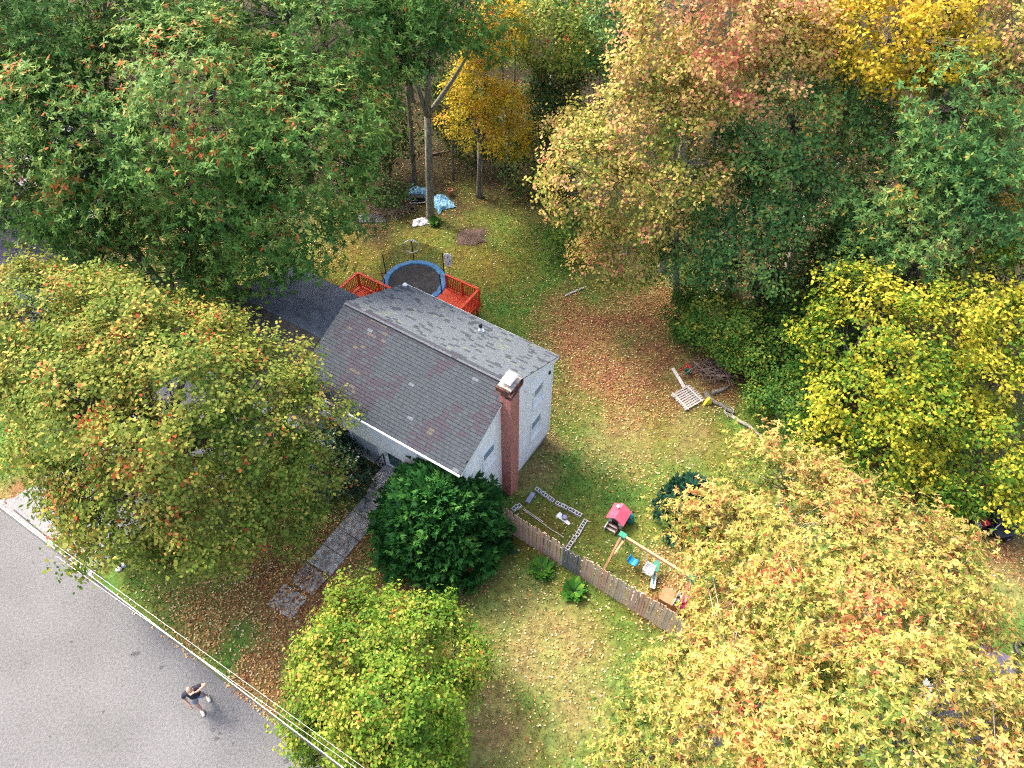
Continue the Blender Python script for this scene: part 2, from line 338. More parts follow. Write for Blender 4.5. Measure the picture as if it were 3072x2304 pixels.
def sheet(name, pts, z, mat, kind='structure', parent=None):
    mb = MB(); mb.add([hw(s, t, z) for s, t in pts], [list(range(len(pts)))], mat); o = mb.build(name, parent)
    if kind: o['kind'] = kind
    return o
rng = random.Random(3)
edge = [(s, T_ROAD + .05*math.sin(s*1.7) + rng.uniform(-.05, .05)) for s in np.arange(-60, 60.1, .5)]
sheet('road', [(s, -19.8) for s in (60, -60)] + edge, GZ + .008, M['road'])
# far roadside beyond the road is outside the frame: the ground sheet carries on there
mb = MB()
ds, de = -17.9, -12.05
mb.add([hw(s, t, GZ+.004) for s, t in [(-18.6, T_ROAD-.2), (-17.75, T_ROAD+.55), (-17.3, -9), (-17.1, -3.9), (-10.4, -3.9), (-10.9, -9), (-11.7, -11.6), (-11.9, T_ROAD+.25), (-11.6, T_ROAD-.2)]], [list(range(9))], M['drive'])
tag(mb.build('driveway'), kind='structure')
mb = MB(); p0, p1 = on(42, 1530), on(180, 1640); p2 = on(312, 1738)
pts = [p0, on(110, 1586), p1, on(245, 1686), p2]
for q0, q1 in zip(pts[:-1], pts[1:]): mb.bar(q0+UP*.012, q1+UP*.012, .045, .012, M['seam'])
tag(mb.build('driveway_seam'), kind='structure')
mb = MB(); rs = random.Random(5)
for px, py, r in [(408, 1962, .16), (485, 2001, .10), (393, 1965, .05), (75, 1988, .08), (213, 1926, .06), (640, 2190, .10), (660, 2200, .07), (855, 2216, .10), (860, 2282, .13), (240, 2060, .05), (310, 2135, .06), (560, 2095, .06), (700, 2130, .05), (735, 2190, .05), (100, 1688, .05), (30, 1790, .07), (345, 2240, .05), (150, 2210, .06), (520, 1930, .04), (700, 2230, .05), (650, 2215, .12), (850, 2225, .08)]:
    c = on(px, py); n = 9; vs = [(c.x + r*rs.uniform(.55, 1.2)*math.cos(6.28*i/n), c.y + .8*r*rs.uniform(.55, 1.2)*math.sin(6.28*i/n), GZ + .013) for i in range(n)]
    mb.add(vs, [list(range(n))], M['stain'])
tag(mb.build('tar_stains'), kind='structure')
# concrete front walk: one slab each
mat_w = pm('stained_concrete', (.15, .145, .135), (.34, .33, .31), 4.5, .92, .35, detail=10, c3=(.48, .47, .45))
walk = empty('front_walk', hw(-4.32, -7, GZ)); tag(walk, kind='structure')
mw_inv = Matrix.Translation(-walk.location)
slabs = [(-4.32, -4.18, -5.05, 0), (-4.30, -5.07, -6.02, .01), (-4.32, -6.04, -6.93, -.01), (-4.30, -6.95, -7.85, .02), (-4.36, -7.95, -8.85, -.02), (-4.42, -9.05, -10.05, .03)]
for i, (sc_, ta, tb, rot) in enumerate(slabs):
    w = .60; h = .05 + .012*(i % 2); mb = MB(); tm = (ta+tb)/2; c = hw(sc_, tm); a_ = YAW + rot
    ex = Vector((math.cos(a_), math.sin(a_), 0)); ey = Vector((-math.sin(a_), math.cos(a_), 0)); hl = (ta-tb)/2
    low = [c - ex*w - ey*hl, c + ex*w - ey*hl, c + ex*w + ey*hl, c - ex*w + ey*hl]
    mb.hexa([Vector((q.x, q.y, GZ-.03))-walk.location for q in low] + [Vector((q.x*.985+c.x*.015, q.y*.985+c.y*.015, GZ+h))-walk.location for q in low], mat_w)
    mb.build('slab', walk)

# ------------------------------------------------------------------ leaf and grass scatter on the ground
def density_at(x, y): return [zone(x, y, z, s) for z, s in ((Z_LITTER, 1), (Z_FOREST, 2), (Z_MOSS, 3), (Z_DRY, 4), (Z_BRIGHT, 5))]
def free_ground(x, y, pad=0.0):
    s = (x-X0)*CS + (y-Y0)*SN; t = -(x-X0)*SN + (y-Y0)*CS
    ok = (t > T_ROAD + .1 + pad) & ~((s > -8.2) & (s < 0) & (t > -3.1) & (t < 3.4)) & ~((s > -16.2) & (s < -8) & (t > -3.6) & (t < 3.9))
    ok &= ~((s > -17.6) & (s < -10.9 - .1*(t+9)) & (t > -14) & (t < -3.6))
    return ok, s, t
n = 480000
lx, ly = RNG.uniform(-26, 27, n), RNG.uniform(4, 50, n)
ok, ls, lt = free_ground(lx, ly, -.25)
L5 = density_at(lx, ly); patch = np.clip(.5+.5*smoothnoise(lx, ly, .8, 31), .05, 1)
prob = np.clip(.07 + .17*patch + 1.7*L5[0] + .30*L5[1] - .12*L5[4], 0.04, 1.6)
prob *= np.where((lt > 4.5), .55, 1.0)*np.where(np.hypot(lx-on(50, 1380).x, ly-on(50, 1380).y) < 2.6, .15, 1.0)
slab_hit = (ls > -4.92) & (ls < -3.7) & (lt < -3.4) & (lt > -8.0); prob *= np.where(slab_hit, .16, 1); slab_hit = (ls > -5.0) & (ls < -3.7) & (lt < -3.4) & (lt > -10.2)
keep = ok & (RNG.random(n) < prob*.66)
lx, ly, lw, lf = lx[keep], ly[keep], L5[0][keep], L5[1][keep]; n = len(lx)
ang = RNG.uniform(0, 6.28, n); ln = RNG.uniform(.030, .062, n); wd = ln*RNG.uniform(.45, .75, n)
ex = np.stack([np.cos(ang), np.sin(ang), RNG.uniform(-.35, .35, n)], 1); ey = np.stack([-np.sin(ang), np.cos(ang), RNG.uniform(-.4, .4, n)], 1)
c = np.stack([lx, ly, gz_np(lx, ly) + RNG.uniform(.02, .06, n) + np.where(slab_hit[keep], .05, 0)], 1)
V = np.stack([c - ex*ln[:, None], c - ey*wd[:, None], c + ex*ln[:, None], c + ey*wd[:, None]], 1)
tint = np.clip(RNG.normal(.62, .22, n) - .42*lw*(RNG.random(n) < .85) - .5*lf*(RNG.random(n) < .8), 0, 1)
M['fallen'] = leaf_mat('fallen_leaf', [(0, (.10, .035, .014)), (.22, (.27, .10, .035)), (.42, (.40, .20, .075)), (.62, (.52, .38, .14)), (.82, (.50, .41, .21)), (1, (.58, .50, .33))], .6, .12)
tag(link('fallen_leaves', quads_mesh('fallen_leaves', V, tint, M['fallen'])), kind='stuff')
# grass tufts
n = 190000
x, y = RNG.uniform(-26, 26, n), RNG.uniform(4, 48, n); ok, s_, t_ = free_ground(x, y, .1); D = density_at(x, y)
bed = (s_ > -5.0) & (s_ < -3.65) & (t_ < -2.9) & (t_ > -10.2)
keep = ok & ~bed & (RNG.random(n) < np.clip(.95 - .85*D[0] - .95*D[1] - .5*D[3], 0, 1)); x, y = x[keep], y[keep]; D = [q[keep] for q in D]; n = len(x)
ang = RNG.uniform(0, 6.28, n); h = RNG.uniform(.03, .075, n)*(1+.8*D[4]); w = RNG.uniform(.010, .028, n)
sd = np.stack([np.cos(ang), np.sin(ang), np.zeros(n)], 1)*w[:, None]; lean = np.stack([RNG.normal(0, .05, n), RNG.normal(0, .05, n), h], 1)
c = np.stack([x, y, gz_np(x, y)], 1)
V = np.stack([c - sd, c + sd, c + sd*.5 + lean, c - sd*.5 + lean*1.02], 1)
tint = np.clip(RNG.normal(.42, .14, n) + .3*smoothnoise(x, y, .55, 21)*.8 + .32*D[2] + .42*D[3] - .38*D[4], 0, 1)
M['grass'] = leaf_mat('grass_blade', [(0, (.06, .13, .02)), (.35, (.08, .125, .026)), (.6, (.155, .145, .035)), (.8, (.23, .19, .06)), (1, (.34, .27, .13))], .7, .25)
tag(link('grass', quads_mesh('grass', V, tint, M['grass'])), kind='stuff')

# ------------------------------------------------------------------ the house (children in house coordinates: x = along the ridge, y = to the rear)
house = empty('house', (X0, Y0, 0), YAW)
tag(house, 'white two storey house with grey shingled gable roof and red brick chimney', 'house')
RS0, RS1 = -8.14, 0.0; ZR, TF, ZF, TB, ZB = 7.45, -3.50, 5.94, 3.63, 5.59
def roof_z(t): return ZR + (ZR-ZF)/TF*-1*t if t < 0 else ZR - (ZR-ZB)/TB*t
def roof_z(t): return ZR - (ZR-ZF)*(t/TF) if t < 0 else ZR - (ZR-ZB)*(t/TB)
WS0, WS1, WTF, WTL, WTB = -7.88, -.10, -3.1, -2.7, 3.3
# wall core (plain, behind the clapboards)
mb = MB(); g = .03
poly = [(WTL+g, .3), (WTB-g, .3), (WTB-g, roof_z(WTB)-.16), (0, ZR-.17), (WTF+g, roof_z(WTF)-.16), (WTF+g, 3.66), (WTL+g, 3.66)]
mb.prism(poly, M['white'], 0, WS0+g, WS1-g)
mb.build('wall', house)
def clap_gable(name, s, sgn, z0, zc):
    """clapboards, each its own wedge, stepping up a gable wall under the roof line"""
    mb = MB(); z = z0; st_ = .127
    while z < ZR-.3:
        zt = z + st_
        def lim(zz):
            f = WTF if zz > 3.66 else WTL; b = WTB
            if zz > roof_z(WTF)-.16: f = max(f, (ZR-.18-zz)/(ZR-ZF)*TF)
            if zz > roof_z(WTB)-.16: b = min(b, (ZR-.18-zz)/(ZR-ZB)*TB)
            return f, b
        f0, b0 = lim(z+.001); f1, b1 = lim(zt); f0 = max(f0, f1) if z > 3.6 and z < 3.7 else f0
        if b1-f1 < .08: break
        a = s + sgn*.004; o = s + sgn*.026; q = s + sgn*.010; i = s - sgn*.03
        mb.hexa([(i, f0, z), (o, f0, z), (o, b0, z), (i, b0, z), (i, f1, zt), (q, f1, zt), (q, b1, zt), (i, b1, zt)], M['white'])
        z = zt
    ob = mb.build(name, house); return ob
clap_gable('clapboard_siding', WS1, 1, .62, 0)
clap_gable('clapboard_siding', WS0, -1, .62, 0)
def clap_long(name, t, sgn, z0, z1, s0, s1, mat):
    mb = MB(); z = z0
    while z < z1-.02:
        zt = min(z+.127, z1); o = t+sgn*.026; q = t+sgn*.010; i = t-sgn*.03
        mb.hexa([(s0, i, z), (s1, i, z), (s1, o, z), (s0, o, z), (s0, i, zt), (s1, i, zt), (s1, q, zt), (s0, q, zt)], mat); z = zt
    return mb.build(name, house)
clap_long('clapboard_siding', WTF, -1, 3.70, 5.84, WS0+.03, WS1-.03, M['white'])
clap_long('clapboard_siding', WTL, -1, 1.1, 3.64, WS0+.03, WS1-.03, M['shade_joint_grey'])  # grey holds the shade of the overhang, painted into the lower wall
clap_long('clapboard_siding', WTB, 1, .62, 5.5, WS0+.03, WS1-.03, M['white'])
mb = MB(); mb.box((WS0+.06, WTL+.06, -.3), (WS1-.055, WTB-.06, .615), M['foundation']); mb.box((WS0+.05, WTL+.045, .3), (WS1-.06, WTL+.4, 1.09), M['foundation']); mb.build('foundation', house)
MB().box((WS0-.01, WTF-.03, 3.60), (WS1+.012, WTF+.5, 3.69), M['trim']).build('overhang_trim', house)
for s in (WS0, WS1):
    a, b = (s-.05, s+.04) if s == WS1 else (s-.04, s+.05)
    MB().box((a, WTB-.06, .6), (b, WTB+.04, roof_z(WTB)-.19), M['trim']).build('corner_board', house)
    MB().box((a, WTF-.04, 3.695), (b, WTF+.05, roof_z(WTF)-.19), M['trim']).build('corner_board', house)
    MB().box((a, WTL-.04, 1.1), (b, WTL+.05, 3.595), M['trim']).build('corner_board', house)
mb = MB()
for s in (RS0+.02, RS1-.02):
    a, w_ = s-.015, s+.015
    for t0, t1 in ((TF+.01, 0), (0, TB-.01)):
        za, zb = roof_z(t0), roof_z(t1)
        mb.hexa([(a, t0, za-.21), (w_, t0, za-.21), (w_, t1, zb-.21), (a, t1, zb-.21), (a, t0, za-.045), (w_, t0, za-.045), (w_, t1, zb-.045), (a, t1, zb-.045)], M['trim'])
mb.box((RS0+.04, TF+.01, ZF-.2), (RS1-.04, TF+.04, ZF-.05), M['trim']); mb.box((RS0+.04, TB-.04, ZB-.2), (RS1-.04, TB-.01, ZB-.05), M['trim'])
mb.build('fascia', house)
mb = MB()
mb.tube([(RS0+.02, TF-.05, ZF-.06), (RS1-.02, TF-.05, ZF-.08)], .05, M['trim'], 8); mb.tube([(RS0+.02, TB+.05, ZB-.06), (RS1-.02, TB+.05, ZB-.08)], .05, M['trim'], 8)
mb.build('gutter', house)
# roof deck + shingles
mb = MB(); u = .10
mb.prism([(TF, ZF-.03), (0, ZR-.03), (TB, ZB-.03), (TB, ZB-.03-u), (0, ZR-.03-u), (TF, ZF-.03-u)], pm('roof_underlay', (.05, .05, .055), (.08, .08, .085), 5, .9), 0, RS0+.01, RS1-.01)
roof = mb.build('roof', house)
def shmat(name, c, c2): return pm(name, c, c2, 14, .85, .5, 90, contrast=(.3, .7))
SH = [shmat('shingle_slate', (.022, .029, .037), (.038, .047, .057)), shmat('shingle_blue_grey', (.026, .033, .041), (.043, .052, .062)), shmat('shingle_sunlit_pale', (.062, .074, .086), (.10, .115, .128)),
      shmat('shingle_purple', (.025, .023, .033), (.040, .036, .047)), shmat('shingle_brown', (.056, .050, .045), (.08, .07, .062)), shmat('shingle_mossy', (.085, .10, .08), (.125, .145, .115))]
EXPO, TABW = .145, .26
rs = random.Random(21)
def slope_frame(front):
    t1, z1 = (TF, ZF) if front else (TB, ZB)
    L = math.hypot(t1, ZR-z1); d = Vector((0, t1/L, (z1-ZR)/L)); nrm = Vector((0, -d.z, d.y)) if not front else Vector((0, d.z, -d.y))
    if nrm.z < 0: nrm = -nrm
    return L, d, nrm
shmesh = {}
def shingle_mesh(k, w):
    key = (k, w)
    if key not in shmesh:
        mb = MB(); mb.hexa([(-w/2, 0, -.002), (w/2, 0, -.002), (w/2, EXPO+.04, -.002), (-w/2, EXPO+.04, -.002), (-w/2, 0, .034), (w/2, 0, .034), (w/2, EXPO+.04, .004), (-w/2, EXPO+.04, .004)], SH[k], M['black'])  # black butt face paints the shadow line below each row
        shmesh[key] = mb.mesh('shingle')
    return shmesh[key]
cands = []; field = {True: MB(), False: MB()}
for front in (True, False):
    L, d, nrm = slope_frame(front); rows = int(L/EXPO)+1
    for r in range(rows):
        dist = L + .02 - r*EXPO        # distance from the ridge of the row's lower edge
        off = (.5 if r % 2 else 0)*TABW + rs.uniform(-.05, .05); s = RS0 - TABW + off
        while s < RS1:
            w = TABW*rs.uniform(.82, 1.15); a, bb = max(s, RS0-.01), min(s+w-.006, RS1+.012); s += w
            if bb-a < .06: continue
            c = (a+bb)/2; v = .5+.5*float(smoothnoise(np.array([c*1.3 + dist*.45]), np.array([dist*.5]), 1.7, 8)[0])
            x_ = rs.random()
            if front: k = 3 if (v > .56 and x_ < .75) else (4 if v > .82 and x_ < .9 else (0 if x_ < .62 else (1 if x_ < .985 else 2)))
            else: k = 2 if x_ < .80 else (1 if x_ < .93 else (5 if v > .5 else 1))  # rear slope mostly pale tabs: its stronger sun put into the colour
            cands.append((front, r, a, bb, dist, k))
# the largest in the photo are the lowest rows of the front slope, full tabs
big = sorted([q for q in cands if q[0] and q[3]-q[2] > .2], key=lambda q: (q[1], -q[2]))[:300]; bigset = set(map(id, big))
for q in cands:
    front, r, a, bb, dist, k = q; L, d, nrm = slope_frame(front)
    xa = Vector((1, 0, 0)); lift = rs.uniform(0, .004)
    org = Vector(((a+bb)/2, 0, ZR)) + d*dist + nrm*(.0+lift)
    if id(q) in bigset:
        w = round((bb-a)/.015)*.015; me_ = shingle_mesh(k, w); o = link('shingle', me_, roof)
        ya = -d; xx = xa if front else -xa; zz = nrm
        mt = Matrix((xx, ya, zz)).transposed().to_4x4(); 
        if mt.determinant() < 0: mt = Matrix((-xx, ya, zz)).transposed().to_4x4()
        mt.translation = org; o.matrix_local = mt
    else:
        w = bb-a; up_ = -d
        P = lambda x, y, z: org + xa*x + up_*y + nrm*z
        field[front].hexa([P(-w/2, 0, -.002), P(w/2, 0, -.002), P(w/2, EXPO+.04, -.002), P(-w/2, EXPO+.04, -.002), P(-w/2, 0, .034), P(w/2, 0, .034), P(w/2, EXPO+.04, .004), P(-w/2, EXPO+.04, .004)], SH[k], M['black'])  # butt face black here too, as the row's painted shadow line
for front in (True, False): tag(field[front].build('shingle_field', roof), kind='stuff')
mcap = shmat('ridge_cap_purple', (.035, .029, .038), (.055, .046, .056)); capm = None
mb = MB()
a_ = .14
for sg, z1, t1 in ((-1, ZF, TF), (1, ZB, TB)):
    dz = (ZR-z1)/abs(t1)*a_
    mb.hexa([(0, 0, .03), (.27, 0, .015), (.27, sg*a_, .015-dz), (0, sg*a_, .03-dz), (0, 0, .048), (.27, 0, .028), (.27, sg*a_, .028-dz), (0, sg*a_, .048-dz)], mcap)
capm = mb.mesh('ridge_cap'); s = RS0
while s < RS1-.1: link('ridge_cap', capm, roof, (s, 0, ZR+.004)); s += .205
# plumbing vent
mb = MB(); zv = roof_z(2.7); mb.lathe([(.17, zv-.03), (.15, zv+.03), (.09, zv+.06), (.065, zv+.30)], M['plastic_white'], 12, (-3.3, 2.7, 0)); mb.lathe([(.06, zv+.2), (.075, zv+.26), (.075, zv+.46), (.05, zv+.48)], M['black'], 12, (-3.3, 2.7, 0)); mb.build('vent_pipe', house)
mb = MB(); mb.lathe([(.10, ZB+.0), (.11, ZB+.12), (.05, ZB+.2)], M['plastic_white'], 10, (RS0+.12, TB-.12, 0)); mb.build('vent_cap', house)
# chimney: courses of real bricks round a mortar core
CA, CB, CT0, CT1 = -.10, .36, -.70, -.08; CZ = 8.12
mb = MB(); mb.box((CA+.012, CT0+.012, -.2), (CB-.012, CT1-.012, CZ-.02), M['mortar']); chim = mb.build('chimney', house)
mbs = MB(); z = .0; k = 0; rs = random.Random(4)
while z < CZ-.06:
    top = z > CZ-.62; e = .035*max(0, min(3, int((z-(CZ-.5))/.08)+1)) if z > CZ-.5 else 0
    for (fx, a0, a1) in (('t', CA-e, CB+e), ('s', CT0-e, CT1+e), ('u', CA-e, CB+e)):
        p = a0 - (.11 if k % 2 else 0)
        while p < a1:
            q0, q1 = max(p, a0), min(p+.21, a1); p += .22
            if q1-q0 < .03: continue
            o = rs.uniform(0, .007); mt = M['soot'] if top and rs.random() < .75 else M['brick']
            if fx == 't': mbs.box((q0, CT0-e-o, z), (q1, CT0+.03, z+.063), mt)
            elif fx == 'u': mbs.box((q0, CT1-.03, z), (q1, CT1+e+o, z+.063), mt)
            else: mbs.box((CB-.03, q0+.003, z), (CB+e+o, q1-.003, z+.063), mt)
    z += .075; k += 1
tag(mbs.build('brickwork', chim), kind='stuff')
mb = MB(); mb.box((CA-.06, CT0-.06, CZ-.02), (CB+.06, CT1+.06, CZ+.05), M['crown_mortar']); mb.hexa([(CA-.05, CT0-.05, CZ+.05), (CB+.05, CT0-.05, CZ+.05), (CB+.05, CT1+.05, CZ+.05), (CA-.05, CT1+.05, CZ+.05), (CA+.08, CT0+.08, CZ+.12), (CB-.08, CT0+.08, CZ+.12), (CB-.08, CT1-.08, CZ+.12), (CA+.08, CT1-.08, CZ+.12)], M['crown_mortar']); mb.build('chimney_crown', chim)
mb = MB()
for sx in (CA+.1, CB-.1):
    for ty in (CT0+.1, CT1-.1): mb.box((sx-.015, ty-.015, CZ+.1), (sx+.015, ty+.015, CZ+.27), M['black_metal'])
mb.hexa([(CA+.01, CT0+.01, CZ+.26), (CB-.01, CT0+.01, CZ+.26), (CB-.01, CT1-.01, CZ+.26), (CA+.01, CT1-.01, CZ+.26), (CA+.05, CT0+.05, CZ+.32), (CB-.05, CT0+.05, CZ+.32), (CB-.05, CT1-.05, CZ+.32), (CA+.05, CT1-.05, CZ+.32)], M['cap']); mb.build('chimney_cap', chim)
# windows --------------------------------------------------------------------
def window(face, a0, a1, z0, z1, glass='glass_blue', lower=None, fr=.09):
    """face 'gable' (on s = WS1) or a t value for the front; double-hung: frame, two sashes with panes, sill"""
    def bx(mb, p0, p1, q0, q1, d0, d1, mat):
        if face == 'gable': mb.box((WS1+d0, p0, q0), (WS1+d1, p1, q1), mat)
        else: mb.box((p0, face-d1, q0), (p1, face-d0, q1), mat)
    mb = MB()
    bx(mb, a0-fr, a0, z0-fr, z1+fr, -.02, .06, M['trim']); bx(mb, a1, a1+fr, z0-fr, z1+fr, -.02, .06, M['trim'])
    bx(mb, a0, a1, z1, z1+fr, -.02, .06, M['trim']); bx(mb, a0, a1, z0-fr, z0, -.02, .06, M['trim'])
    w = mb.build('window', house); zm = (z0+z1)/2
    for i, (q0, q1, d) in enumerate(((z0, zm+.02, .012), (zm-.02, z1, .03))):
        mb = MB(); bx(mb, a0, a0+.04, q0, q1, d-.02, d+.006, M['trim']); bx(mb, a1-.04, a1, q0, q1, d-.02, d+.006, M['trim']); bx(mb, a0+.04, a1-.04, q0, q0+.04, d-.02, d+.006, M['trim']); bx(mb, a0+.04, a1-.04, q1-.04, q1, d-.02, d+.006, M['trim']); mb.build('sash', w)
        mb = MB(); bx(mb, a0+.04, a1-.04, q0+.04, q1-.04, d-.015, d-.006, M[(lower if i == 0 and lower else glass)]); mb.build('pane', w)
    mb = MB(); bx(mb, a0-fr-.03, a1+fr+.03, z0-fr-.05, z0-fr, -.02, .10, M['trim']); mb.build('sill', w)
    return w
window('gable', 1.78, 2.50, 4.15, 5.12, lower='glass_blue'); window('gable', 1.66, 2.40, 1.9, 2.98)
window('gable', -1.98, -1.22, 4.16, 5.16, glass='glass_blue', lower='glass_blue')
window(WTF, -7.72, -7.02, 4.32, 5.3); window(WTL, -7.35, -6.62, 2.1, 3.2); window(WTF, -2.4, -1.6, 4.32, 5.3)
mb = MB(); mb.box((-6.90, WTF-.07, 4.25), (-6.55, WTF-.02, 5.38), M['shutter'])
for i in range(14): mb.box((-6.87, WTF-.082, 4.29+i*.078), (-6.58, WTF-.06, 4.34+i*.078), M['shutter'])
mb.build('shutter', house)
# front door: white frame, sidelight panel and dark storm door
mb = MB(); d0, d1, dz = -4.62, -3.72, 1.66
mb.box((d0-.12, WTL-.06, dz), (d0, WTL+.02, dz+2.1), M['trim']); mb.box((d1, WTL-.06, dz), (d1+.12, WTL+.02, dz+2.1), M['trim']); mb.box((d0, WTL-.06, dz+1.93), (d1, WTL+.02, dz+2.0), M['trim'])
mb.box((d0-.48, WTL-.05, dz-.1), (d0-.125, WTL+.02, dz+1.93), M['trim']); door = mb.build('front_door', house)
mb = MB(); mb.box((d0+.07, WTL-.035, dz+.18), (d1-.07, WTL-.015, dz+1.84), M['glass_teal']); mb.build('storm_glass', door)
mb = MB(); mb.box((d0, WTL-.05, dz), (d0+.07, WTL-.005, dz+1.93), M['trim']); mb.box((d1-.07, WTL-.05, dz), (d1, WTL-.005, dz+1.93), M['trim']); mb.box((d0+.07, WTL-.05, dz), (d1-.07, WTL-.005, dz+.18), M['trim']); mb.box((d0+.07, WTL-.05, dz+1.84), (d1-.07, WTL-.005, dz+1.93), M['trim']); mb.build('storm_frame', door)
mb = MB(); mb.tube([(d0+.035, WTL-.05, dz+.9), (d0+.035, WTL-.11, dz+.92), (d0+.035, WTL-.11, dz+1.08), (d0+.035, WTL-.05, dz+1.1)], .012, M['black_metal'], 6); mb.build('door_handle', door)
mb = MB(); mb.box((WS1+.02, 1.05, 5.85), (WS1+.10, 1.22, 6.05), M['trim']); mb.box((WS1+.02, 2.95, 5.05), (WS1+.09, 3.05, 5.2), M['black_metal']); mb.build('wall_light', house)
# low side wing (garage) -------------------------------------------------------
GS0, GS1, GR, GZR, GTF, GZF, GTB, GZB = -16.15, -7.92, .1, 4.0, -3.6, 2.85, 3.9, 2.7
def g_z(t): return GZR - (GZR-GZF)*(t-GR)/(GTF-GR) if t < GR else GZR - (GZR-GZB)*(t-GR)/(GTB-GR)
mb = MB(); mb.prism([(GTF+.3, .2), (GTB-.3, -.1), (GTB-.3, g_z(GTB-.3)-.14), (GR, GZR-.15), (GTF+.3, g_z(GTF+.3)-.14)], M['white'], 0, GS0+.2, WS0-.005); mb.build('wing_wall', house)
mb = MB(); mb.prism([(GTF, GZF-.02), (GR, GZR-.02), (GTB, GZB-.02), (GTB, GZB-.12), (GR, GZR-.12), (GTF, GZF-.12)], M['trim'], 0, GS0+.015, WS0-.004); groof = mb.build('wing_roof', house)
mg_f = pm('wing_brown_shingle', (.040, .036, .034), (.085, .075, .068), 2.2, .92, .5, 40, detail=10, c3=(.13, .115, .10)); mg_b = pm('sky_tint_shingle', (.060, .075, .098), (.105, .125, .155), 2.0, .8, .5, 40, detail=10, c3=(.20, .225, .25))  # same roofing in two colours; the rear's blue-grey paints reflected sky
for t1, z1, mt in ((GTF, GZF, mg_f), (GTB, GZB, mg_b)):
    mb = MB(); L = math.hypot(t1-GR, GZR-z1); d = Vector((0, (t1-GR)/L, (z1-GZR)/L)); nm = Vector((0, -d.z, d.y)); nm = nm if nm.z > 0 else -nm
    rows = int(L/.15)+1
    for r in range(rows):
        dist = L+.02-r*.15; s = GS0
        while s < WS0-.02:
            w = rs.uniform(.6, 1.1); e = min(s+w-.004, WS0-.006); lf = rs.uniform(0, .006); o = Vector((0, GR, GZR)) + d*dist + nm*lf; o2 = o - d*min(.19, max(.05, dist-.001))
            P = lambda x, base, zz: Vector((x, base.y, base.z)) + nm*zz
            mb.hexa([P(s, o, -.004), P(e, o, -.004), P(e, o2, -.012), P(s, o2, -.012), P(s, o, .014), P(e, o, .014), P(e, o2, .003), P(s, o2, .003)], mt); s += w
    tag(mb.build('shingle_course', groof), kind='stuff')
mb = MB(); s = GS0
while s < WS0-.2:
    for sg, t1, z1 in ((-1, GTF, GZF), (1, GTB, GZB)):
        dz = (GZR-z1)/abs(t1-GR)*.13; e = min(s+.27, WS0-.007)
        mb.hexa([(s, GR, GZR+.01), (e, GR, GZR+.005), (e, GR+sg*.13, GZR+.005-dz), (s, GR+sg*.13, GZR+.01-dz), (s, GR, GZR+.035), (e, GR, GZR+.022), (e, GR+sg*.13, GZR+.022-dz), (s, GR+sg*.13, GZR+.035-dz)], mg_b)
    s += .25
tag(mb.build('wing_ridge_cap', groof), kind='stuff')
mb = MB(); mb.box((-15.6, GTF+.27, .9), (-13.2, GTF+.31, 2.9-.25), M['trim']); mb.box((-12.6, GTF+.27, .9), (-10.2, GTF+.31, 2.65), M['trim'])
for i in range(1, 4):
    for a, c in ((-15.6, -13.2), (-12.6, -10.2)): mb.box((a, GTF+.255, .9+i*.44-.012), (c, GTF+.272, .9+i*.44+.012), M['shade_joint_grey'])
mb.build('garage_door', house)

# front steps: landing, three treads, two iron railings ------------------------
steps = empty('entry_steps', hw(-4.25, -3.3, GZ), YAW); tag(steps, 'concrete front steps with landing and black iron railings', 'steps')
LZ = 1.62-GZ
mb = MB(); mb.box((-.62, -.30, -.1), (.60, .57, LZ), M['concrete']); mb.build('landing', steps)
for i in range(3): mb = MB(); mb.box((-.58, -.30-.26*(i+1), -.1), (.58, -.30-.26*i-.003, LZ-.18*(i+1)), mat_w); mb.build('tread', steps)
for sx, pts in ((-.56, [(.52, LZ), (-.26, LZ)]), (.55, [(.3, LZ), (-.26, LZ), (-1.02, .14)])):
    mb = MB(); P = [Vector((sx, t, z)) for t, z in pts]
    for h in (.85, .14):
        for p, q in zip(P[:-1], P[1:]): mb.bar(p+UP*h, q+UP*h, .035, .03, M['black_metal'])
    for p, q in zip(P[:-1], P[1:]):
        nb = max(2, int((q-p).length/.13))
        for i in range(nb+1): c = p.lerp(q, i/nb); mb.bar(c+UP*.0 if i in (0, nb) else c+UP*.14, c+UP*.86, .02 if 0 < i < nb else .035, .02 if 0 < i < nb else .035, M['black_metal'])
    mb.build('railing', steps)

# deck ------------------------------------------------------------------------
deck = empty('deck', hw(-10.5, 5.0, 0), YAW); tag(deck, 'orange red painted wooden deck with railings behind the house', 'deck')
DZ = .92; OX, OT = -10.5, 5.0
def dl(s, t, z): return Vector((s-OX, t-OT, z))
mbd = None; t = 3.95; bmat = M['deck']
while t < 8.3:
    a, bnd = (-13.62, -7.35) if t+.14 < 5.95 else (-9.55, -7.35)
    if t > 5.8 and a == -13.62: a = -9.55
    mb = MB(); mb.hexa([dl(a, t, DZ-.04), dl(bnd, t, DZ-.04), dl(bnd, t+.136, DZ-.04), dl(a, t+.136, DZ-.04), dl(a, t, DZ), dl(bnd, t, DZ), dl(bnd, t+.136, DZ), dl(a, t+.136, DZ)], bmat); mb.build('deck_board', deck); t += .141
mb = MB()
for a, bq in ((dl(-13.62, 5.93, DZ-.16), dl(-9.6, 5.93, DZ-.16)), (dl(-9.57, 5.93, DZ-.16), dl(-9.57, 8.33, DZ-.16)), (dl(-9.57, 8.34, DZ-.16), dl(-7.3, 8.34, DZ-.16)), (dl(-7.32, 8.34, DZ-.16), dl(-7.32, 3.95, DZ-.16)), (dl(-13.64, 5.93, DZ-.16), dl(-13.64, 3.95, DZ-.16))): mb.bar(a, bq, .045, .22, M['rail'])
mb.build('rim_joist', deck)
